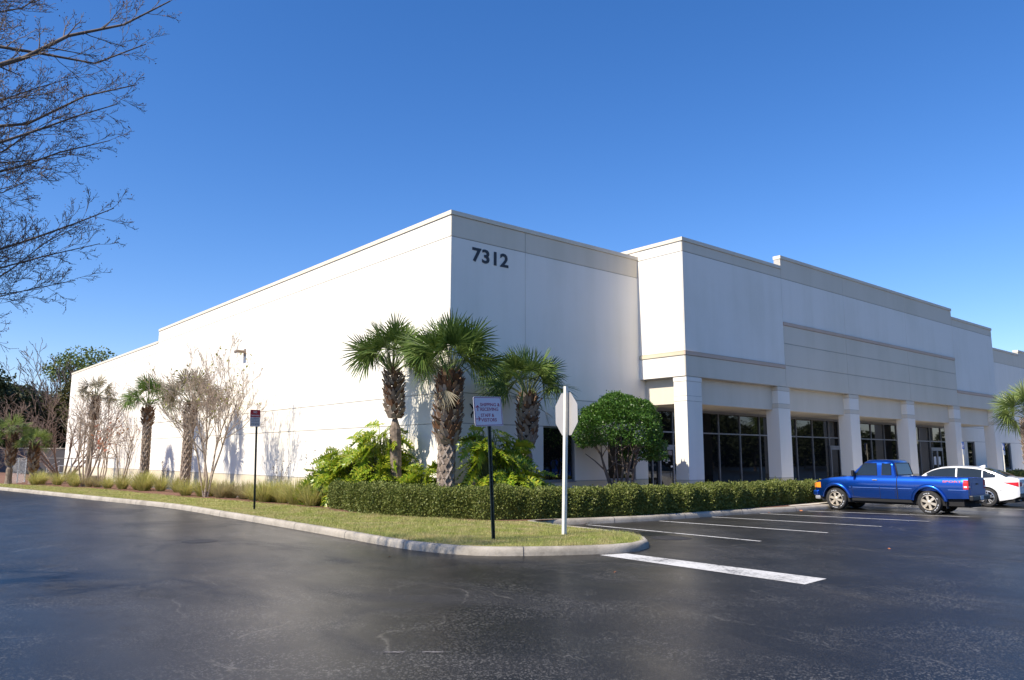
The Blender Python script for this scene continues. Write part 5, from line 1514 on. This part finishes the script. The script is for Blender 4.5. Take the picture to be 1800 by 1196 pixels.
def pickup():
    t = thing('pickup_truck', 'blue extended-cab pickup truck parked nose-in beside the hedge', 'pickup truck', (26.9, 10.45, 0), R(2.5))
    t.scale = (1, 0.975, 1)
    W = 0.84; rw_ = 0.365; wb = 3.05
    ar = [(0, rw_ + 0.01, 0.465), (wb, rw_ + 0.01, 0.455)]
    bd = Body([(-1.15, 0.52), (-0.6, 0.50), (0.6, 0.43), (2.4, 0.43), (3.5, 0.46), (3.85, 0.42)],
              [(-1.17, 1.14), (0.98, 1.16), (1.0, 1.16), (2.45, 1.15), (2.62, 1.13), (3.3, 1.06), (3.62, 1.0), (3.78, 0.93), (3.84, 0.86)],
              [(-1.17, W - 0.02), (-1.0, W), (2.6, W), (3.3, W - 0.01), (3.62, W - 0.06), (3.84, W - 0.14)],
              [(0.4, 0.95), (0.6, 0.98), (0.78, 1.0), (0.93, 0.997), (1.0, 0.982), (1.07, 0.952), (1.12, 0.915), (1.16, 0.87)],
              [(-1.2, 0.0), (2.5, 0.02), (2.7, 0.05), (3.3, 0.05), (3.8, 0.03)], ar)
    ys = sorted(set([round(-1.17 + i * 0.0501, 4) for i in range(101)] + [0.975, 1.0]))
    b = shell(bd, ys, 9, 8, 0, bed=(-1.08, 0.93, 0.72))
    bo = b.build('body', M['blue'], t); smooth_angle(bo, 38)
    # wheel arch flares
    for (cy, cz, a) in ar:
        for sx in (-1, 1):
            f = MB(); n = 22; a0_, a1_ = R(-8), R(188)
            def pt(q, rad, off): 
                y = cy + rad * math.cos(q); z = max(0.42, cz + rad * math.sin(q))
                return bd.at(y, z, sx, off)
            prof_ = [(a + 0.10, -0.01), (a + 0.085, 0.03), (a + 0.05, 0.062), (a + 0.01, 0.068), (a - 0.012, 0.055), (a - 0.015, -0.08)]
            for i in range(n):
                q0, q1 = lerp(a0_, a1_, i / n), lerp(a0_, a1_, (i + 1) / n)
                for k in range(len(prof_) - 1):
                    f.face([pt(q0, *prof_[k]), pt(q1, *prof_[k]), pt(q1, *prof_[k + 1]), pt(q0, *prof_[k + 1])])
            fo = f.build('wheel_arch', M['blue'], t)
            bm2 = bmesh.new(); bm2.from_mesh(fo.data); bmesh.ops.remove_doubles(bm2, verts=bm2.verts, dist=0.0005); bmesh.ops.recalc_face_normals(bm2, faces=bm2.faces); bm2.to_mesh(fo.data); bm2.free()
            smooth_angle(fo, 45)
    # dark chassis
    u = MB(); u.box(-W + 0.12, -1.0, 0.28, W - 0.12, 3.6, 0.60); u.box(-0.5, -1.1, 0.24, 0.5, 3.4, 0.30)
    u.tube([(-0.66, 0, rw_), (0.66, 0, rw_)], 0.06, 8); u.tube([(-0.66, wb, rw_), (0.66, wb, rw_)], 0.05, 8)
    u.box(-W + 0.05, 0.5, 0.33, -W + 0.09, 2.5, 0.44); u.box(W - 0.09, 0.5, 0.33, W - 0.05, 2.5, 0.44)
    for (cy, cz, a) in ar: u.box(-W + 0.24, cy - 0.4, 0.55, W - 0.24, cy + 0.4, 0.86)
    u.build('chassis', M['under'], t)
    # cab greenhouse
    zb_, zr = 1.13, 1.665
    def side_x(z): return interp([(1.10, 0.775), (1.5, 0.70), (1.60, 0.67), (1.70, 0.60)], z)
    yb = lambda z: interp([(1.13, 0.99), (1.62, 1.10)], z)       # rear glass plane
    yf = lambda z: interp([(1.13, 2.60), (1.66, 2.02)], z)       # windscreen plane
    g_ = MB(); zz = [1.10, 1.2, 1.35, 1.5, 1.58, 1.63, 1.665, 1.685]
    rows_ = []
    for z in zz:
        sh = interp([(1.6, 0.0), (1.66, 0.05), (1.69, 0.12)], z)
        x = side_x(z) - sh * 0.5; y0, y1 = yb(z) + sh, yf(z) - sh * 0.6
        ring = [(-x, y0 + 0.03), (-x, lerp(y0, y1, 0.33)), (-x, lerp(y0, y1, 0.66)), (-x, y1 - 0.05), (-x * 0.86, y1), (0, y1 + 0.05 - sh * 0.2), (x * 0.86, y1), (x, y1 - 0.05), (x, lerp(y0, y1, 0.66)), (x, lerp(y0, y1, 0.33)), (x, y0 + 0.03), (x * 0.9, y0), (0, y0 - 0.015), (-x * 0.9, y0)]
        rows_.append([(p[0], p[1], z) for p in ring])
    n = len(rows_[0])
    for r0 in rows_: g_.v += r0
    for i in range(len(rows_) - 1):
        for j in range(n): g_.f.append((i * n + j, (i + 1) * n + j, (i + 1) * n + (j + 1) % n, i * n + (j + 1) % n)); g_.m.append(0)
    g_.v.append((0, 1.55, 1.705)); c_ = len(g_.v) - 1; k = (len(rows_) - 1) * n
    for j in range(n): g_.f.append((k + j, c_, k + (j + 1) % n)); g_.m.append(0)
    bm2 = MB(); bm2.v, bm2.f, bm2.m = g_.v, g_.f, g_.m
    co = bm2.build('cab', M['blue'], t)
    q_ = bmesh.new(); q_.from_mesh(co.data); bmesh.ops.recalc_face_normals(q_, faces=q_.faces); q_.to_mesh(co.data); q_.free(); smooth_angle(co, 50)
    for sx in (-1, 1):
        fn = lambda y, z, s_=sx: Vector((s_ * (side_x(z) + 0.006), y, z))
        for nm, poly in (('side_window', [(1.62, 1.185), (2.37, 1.175), (2.07, 1.565), (1.64, 1.575)]), ('rear_side_window', [(1.15, 1.20), (1.46, 1.195), (1.46, 1.575), (1.17, 1.57)])):
            w_ = MB(); patch(w_, fn, poly, 0, 4); wo_ = w_.build(nm, M['carglass'], t)
            fr = MB(); pts = [fn(*poly[i % 4]) + Vector((sx * 0.002, 0, 0)) for i in range(5)]
            fr.tube(pts, 0.011, 4, cap=False); fr.build('window_seal', M['black'], wo_)
        if sx < 0:   # wheel and seat seen through the driver's glass are laid just inside it
            pass
        # door shut lines, handle, rub strip, mirror
        fb_ = lambda y, z, o_=0.004, s_=sx: bd.at(y, z, s_, o_)
        dl = MB()
        for pl_ in ([(1.53, 0.46), (1.53, 0.8), (1.53, 1.15)], [(2.42, 0.46), (2.48, 0.8), (2.45, 1.14)], [(1.53, 0.455), (2.42, 0.455)], [(1.03, 0.46), (1.03, 0.8), (1.03, 1.15)]):
            dl.tube([fb_(y, z, 0.001) for y, z in pl_], 0.006, 4)
        dl.build('shut_line', M['black'], t)
        gp = MB(); gp.tube([fb_(0.965, z, -0.004) for z in (0.45, 0.7, 0.9, 1.05, 1.16)], 0.017, 4); gp.build('bed_gap', M['under'], t)
        rsm = simple('rub_strip_paint', (0.12, 0.22, 0.55), 0.3, vs=20)
        for (y0, y1) in ((0.50, 0.93), (1.0, 1.52), (1.55, 2.44), (2.5, 2.56), (-1.12, -0.60)):
            rs = MB(); rs.tube([fb_(y0, 0.775, 0.004), fb_(y1, 0.775, 0.004)], 0.009, 4); rs.build('rub_strip', rsm, t)
        hd = MB(); hd.box(*(fb_(1.60, 1.03, 0.0)[0] - 0.03, 1.60, 1.02), fb_(1.60, 1.03, 0.0)[0] + 0.03, 1.76, 1.05)
        hd.build('door_handle', M['silvertext'], t)
        mr = MB(); x_ = sx * 0.80
        mr.box(min(x_, x_ + sx * 0.16), 2.34, 1.13, max(x_, x_ + sx * 0.16), 2.42, 1.34); mo = mr.build('mirror', M['black'], t)
        md = mo.modifiers.new('b', 'BEVEL'); md.width = 0.03; md.segments = 3
        fl = MB(); fl.box(sx * 0.66, -0.5, 0.26, sx * 0.80, -0.47, 0.6) if False else fl.box(min(sx * 0.62, sx * 0.82), -0.52, 0.2, max(sx * 0.62, sx * 0.82), -0.505, 0.62)
        fl.build('mud_flap', M['black'], t)
        tl = MB(); patch(tl, lambda y, z: fb_(y, z, 0.007), [(-1.17, 0.80), (-1.04, 0.80), (-1.04, 1.08), (-1.17, 1.08)], 0, 3)
        x0_, x1_ = sorted((sx * (W - 0.03), sx * (W - 0.20))); tl.box(x0_, -1.185, 0.80, x1_, -1.165, 1.08)
        lo_ = tl.build('tail_light', M['redlens'], t)
        rl = MB(); patch(rl, lambda y, z: fb_(y, z, 0.010), [(-1.15, 0.85), (-1.06, 0.85), (-1.06, 0.90), (-1.15, 0.90)], 0, 2); rl.box(x0_ + 0.02, -1.189, 0.85, x1_ - 0.02, -1.186, 0.90); rl.build('reversing_lens', M['clear'], lo_)
        am = MB(); patch(am, lambda y, z: fb_(y, z, 0.010), [(3.60, 0.73), (3.80, 0.73), (3.80, 0.90), (3.60, 0.92)], 0, 3); am.box(min(sx * 0.6, sx * 0.70), 3.82, 0.73, max(sx * 0.6, sx * 0.70), 3.86, 0.88); am.build('indicator', M['amber'], t)
    # windscreen, rear glass
    w_ = MB(); w_.face([(-0.62, yf(1.18) + 0.012, 1.18), (0.62, yf(1.18) + 0.012, 1.18), (0.53, yf(1.6) + 0.03, 1.6), (-0.53, yf(1.6) + 0.03, 1.6)][::-1]); w_.build('windscreen', M['carglass'], t)
    w_ = MB(); w_.face([(-0.66, yb(1.2) - 0.022, 1.20), (0.66, yb(1.2) - 0.022, 1.20), (0.57, yb(1.58) - 0.02, 1.585), (-0.57, yb(1.58) - 0.02, 1.585)])
    ro = w_.build('rear_window', M['carglass'], t)
    fr = MB(); fr.tube([(-0.66, yb(1.2) - 0.026, 1.2), (0.66, yb(1.2) - 0.026, 1.2), (0.57, yb(1.58) - 0.024, 1.585), (-0.57, yb(1.58) - 0.024, 1.585), (-0.66, yb(1.2) - 0.026, 1.2)], 0.018, 4, cap=False); fr.build('window_seal', M['black'], ro)
    # tailgate, bumper, plate
    tg = MB(); tg.box(-W + 0.21, -1.178, 0.62, W - 0.21, -1.150, 1.135); tg.box(-0.5, -1.184, 0.78, 0.5, -1.179, 1.0); tg.box(-W + 0.21, -1.19, 1.10, W - 0.21, -1.179, 1.13)
    to = tg.build('tailgate', M['blue'], t)
    hh = MB(); hh.box(-0.1, -1.195, 0.93, 0.1, -1.186, 0.98); hh.build('handle', M['black'], to)
    bp = MB(); bp.box(-W + 0.03, -1.30, 0.46, W - 0.03, -1.17, 0.62); bo_ = bp.build('bumper', M['black'], t); md = bo_.modifiers.new('b', 'BEVEL'); md.width = 0.03; md.segments = 2
    pl_ = MB(); pl_.box(-0.15, -1.306, 0.48, 0.15, -1.3005, 0.60); pl_.build('number_plate', M['plate'], t)
    hi = MB(); hi.box(-0.04, -1.42, 0.36, 0.04, -1.1, 0.42); hi.lathe([(0.0, 0.09), (0.022, 0.08), (0.028, 0.05), (0.018, 0.02), (0.018, 0.0)], 10, (0, -1.38, 0.42), 'z'); hi.build('tow_hitch', M['black'], t)
    fbp = MB(); fbp.box(-W + 0.07, 3.72, 0.46, W - 0.07, 3.92, 0.64); fo = fbp.build('bumper', M['blue'], t); md = fo.modifiers.new('b', 'BEVEL'); md.width = 0.05; md.segments = 3
    sv = MB(); sv.box(-W + 0.10, 3.66, 0.33, W - 0.10, 3.86, 0.46); fo = sv.build('valance', simple('grey_valance', (0.25, 0.26, 0.28), 0.5), t); md = fo.modifiers.new('b', 'BEVEL'); md.width = 0.04; md.segments = 2
    gr = MB(); gr.box(-0.45, 3.80, 0.70, 0.45, 3.875, 0.86); gr.build('grille', M['black'], t)
    # decals
    V, F = text_mesh('SPORT', 0.13, 0.004, 0.0, xs=1.0)
    mx = max(v[0] for v in V); dc = MB()
    dc.add([tuple(bd.at(-0.44 - v[0] / mx * 0.56, 1.0 + v[1] * 0.62, -1, 0.006) + Vector((0, 0, 0))) for v in V], F); dc.build('decal', M['redtext'], t)
    V, F = text_mesh('XLT', 0.05, 0.002, 0.0); dc = MB(); mx = max(v[0] for v in V)
    dc.add([tuple(bd.at(2.92 - v[0] / mx * 0.16, 1.0 + v[1], -1, 0.005)) for v in V], F); 
    for (y, sx) in ((0, -1), (0, 1), (wb, -1), (wb, 1)):
        wheel(t, sx * 0.73, y, rw_, 0.235, sx, 6, M['rimtan'], 0.64, letters=(sx < 0))
    # seats
    se = MB()
    for x in (-0.36, 0.36):
        se.box(x - 0.24, 1.5, 0.95, x + 0.24, 1.62, 1.38)
    se.build('seats', M['cabin'], t)
pickup()

def sedan():
    t = thing('sedan', 'white four-door sedan parked behind the blue pickup', 'car', (32.75, 10.75, 0), R(4))
    W = 0.905; r = 0.335; wb = 2.80
    ar = [(0, r + 0.01, 0.375), (wb, r + 0.01, 0.375)]
    ztop = [(-1.02, 0.98), (-0.98, 1.03), (-0.85, 1.055), (-0.5, 1.06), (0.2, 1.02), (1.0, 0.97), (2.0, 0.94), (2.3, 0.945), (2.9, 0.88), (3.3, 0.78), (3.5, 0.68), (3.56, 0.58)]
    bd = Body([(-1.02, 0.40), (-0.8, 0.30), (-0.4, 0.22), (3.2, 0.20), (3.56, 0.28)], ztop,
              [(-1.02, W - 0.16), (-0.95, W - 0.10), (-0.7, W - 0.045), (-0.3, W - 0.01), (0.2, W), (2.4, W - 0.015), (3.0, W - 0.03), (3.35, W - 0.12), (3.56, W - 0.30)],
              [(0.2, 0.955), (0.4, 0.985), (0.62, 1.0), (0.78, 0.985), (0.92, 0.95), (1.06, 0.87)],
              [(-1.02, 0.01), (-0.6, 0.03), (2.5, 0.05), (3.5, 0.03)], ar)
    ys = [round(-1.02 + i * 0.0458, 4) for i in range(101)]
    bo = shell(bd, ys, 10, 8, 0).build('body', M['wcar'], t); smooth_angle(bo, 40)
    u = MB(); u.box(-W + 0.12, -0.85, 0.17, W - 0.12, 3.3, 0.5); u.box(-W + 0.22, -0.36, 0.5, W - 0.22, 0.36, 0.70); u.box(-W + 0.22, wb - 0.36, 0.5, W - 0.22, wb + 0.36, 0.70)
    u.build('chassis', M['under'], t)
    # greenhouse loft along y: roof line & beltline
    roof = [(-0.66, 1.075), (-0.45, 1.17), (-0.15, 1.30), (0.15, 1.395), (0.45, 1.44), (0.9, 1.462), (1.3, 1.455), (1.6, 1.42), (1.85, 1.34), (2.1, 1.20), (2.38, 0.99)]
    belt = [(-0.66, 1.03), (0.2, 1.0), (1.0, 0.955), (2.0, 0.925), (2.38, 0.93)]
    gh = lambda z, y: 0.80 - 0.20 * max(0, (z - 0.97) / 0.48) ** 1.25 - 0.05 * max(0, (-y) / 0.6)
    g_ = MB(); ny = 40; nz = 7; nx = 8; secs = []
    for i in range(ny + 1):
        y = lerp(-0.66, 2.38, i / ny); zt = interp(roof, y); z0 = interp(belt, y) - 0.02
        zt = max(zt, z0 + 0.01); sec = []
        zs_ = [lerp(z0, zt, k / nz) for k in range(nz + 1)]
        ze = lambda z: z - 0.035 * max(0, (z - z0) / (zt - z0)) ** 4
        for z in zs_: sec.append((-gh(z, y), y, ze(z)))
        for k in range(1, nx):
            uu = -1 + 2 * k / nx; sec.append((gh(zt, y) * uu, y, zt - 0.035 + 0.045 * (1 - uu * uu)))
        for z in zs_[::-1]: sec.append((gh(z, y), y, ze(z)))
        secs.append(sec)
    n = len(secs[0])
    for s_ in secs: g_.v += s_
    for i in range(ny):
        for j in range(n - 1): g_.f.append((i * n + j, i * n + j + 1, (i + 1) * n + j + 1, (i + 1) * n + j)); g_.m.append(0)
    co = g_.build('cab', M['wcar'], t); smooth_angle(co, 50)
    for sx in (-1, 1):
        def strip_(ya, yb_, nm, hook=False):
            w_ = MB()
            def f(u, v):
                y = lerp(ya, yb_, u); zr = interp(roof, y); zbt = interp(belt, y)
                zt = zr - 0.075; zl = zbt + 0.02
                if zt < zl + 0.02: zt = zl + 0.02
                z = lerp(zl, zt, v); return (sx * (gh(z, y) + 0.007), y, z)
            w_.grid(f, 12, 5); o_ = w_.build(nm, M['carglass'], t)
            return o_
        strip_(-0.28, 0.12, 'quarter_window'); strip_(0.16, 0.98, 'rear_door_window'); strip_(1.04, 2.02, 'front_door_window')
        ch = MB(); pts = []
        for k in range(25):
            y = lerp(-0.30, 2.04, k / 24); zt = max(interp(roof, y) - 0.068, interp(belt, y) + 0.03); pts.append((sx * (gh(zt, y) + 0.008), y, zt))
        low = [(sx * (gh(interp(belt, y) + 0.012, y) + 0.008), y, interp(belt, y) + 0.012) for y in np.linspace(2.04, -0.30, 12)]
        ch.tube(pts + low + [pts[0]], 0.012, 5, cap=False); ch.build('window_trim', M['chrome'], t)
        mr = MB(); mr.box(min(sx * 0.86, sx * 1.05), 1.86, 0.95, max(sx * 0.86, sx * 1.05), 1.98, 1.07); mo = mr.build('mirror', M['wcar'], t); md = mo.modifiers.new('b', 'BEVEL'); md.width = 0.04; md.segments = 3
        dl = MB()
        for pl_ in ([(0.28, 0.55), (0.13, 0.78), (0.12, 0.98)], [(1.02, 0.27), (1.02, 0.6), (1.01, 0.95)], [(2.0, 0.27), (2.05, 0.6), (2.03, 0.92)], [(0.46, 0.27), (1.02, 0.27), (2.0, 0.27)], [(-0.85, 0.52), (-0.42, 0.60)]):
            dl.tube([bd.at(y, z, sx, 0.0005) for y, z in pl_], 0.005, 4)
        dl.build('shut_line', M['black'], t)
        for y in (0.25, 1.15):
            hd = MB(); p = bd.at(y, 0.80, sx, 0.01); hd.box(p.x - 0.015, y, 0.79, p.x + 0.015, y + 0.2, 0.82); hd.build('door_handle', M['wcar'], t)
        tl = MB(); patch(tl, lambda y, z: bd.at(y, z, sx, 0.008), [(-1.0, 0.74), (-0.80, 0.80), (-0.52, 0.885), (-1.0, 0.90)], 0, 5)
        patch(tl, lambda x, z: Vector((sx * x, -1.028, z)), [(0.40, 0.76), (0.76, 0.74), (0.75, 0.90), (0.40, 0.89)], 0, 3)
        tl.build('tail_light', M['redlens'], t)
        ex = MB(); ex.lathe([(0.04, -0.08), (0.045, 0.0), (0.035, -0.005)], 12, (0, 0, 0), 'x'); ex.v = [(sx * 0.48 + v[1], -0.96 - v[0] * 1.0, 0.27 + v[2]) for v in ex.v]; ex.build('exhaust', M['chrome'], t)
    w_ = MB()
    def rg(u, v):
        y = lerp(-0.60, 0.12, v); zr = interp(roof, y); return (lerp(-1, 1, u) * (gh(zr, y) - 0.075), y - 0.004, zr + 0.003 + 0.010 * (1 - (2 * u - 1) ** 2) - 0.035 + 0.035)
    w_.grid(rg, 8, 8); w_.build('rear_window', M['carglass'], t)
    w_ = MB()
    def wg(u, v):
        y = lerp(1.62, 2.34, v); zr = interp(roof, y); return (lerp(-1, 1, u) * (gh(zr, y) - 0.06), y + 0.006, zr + 0.008)
    w_.grid(wg, 8, 8, flip=True); w_.build('windscreen', M['carglass'], t)
    fin = MB(); fin.add([(-0.025, 0.20, 1.42), (0.025, 0.20, 1.42), (0.025, 0.40, 1.44), (-0.025, 0.40, 1.44), (-0.008, 0.20, 1.50), (0.008, 0.20, 1.50), (0.01, 0.27, 1.495), (-0.01, 0.27, 1.495)], [(0, 1, 5, 4), (1, 2, 6, 5), (2, 3, 7, 6), (3, 0, 4, 7), (4, 5, 6, 7)]); fin.build('antenna_fin', M['wcar'], t)
    pl_ = MB(); pl_.box(-0.2, -1.05, 0.70, 0.2, -1.03, 0.84); pl_.build('number_plate', M['plate'], t)
    bp = MB(); bp.box(-W + 0.16, -1.045, 0.36, W - 0.16, -1.0, 0.50); bp.build('diffuser', M['black'], t)
    for (y, sx) in ((0, -1), (0, 1), (wb, -1), (wb, 1)): wheel(t, sx * 0.79, y, r, 0.225, sx, 5, M['rimsil'], 0.70, double=True)
sedan()
print('objects', len(bpy.data.objects))
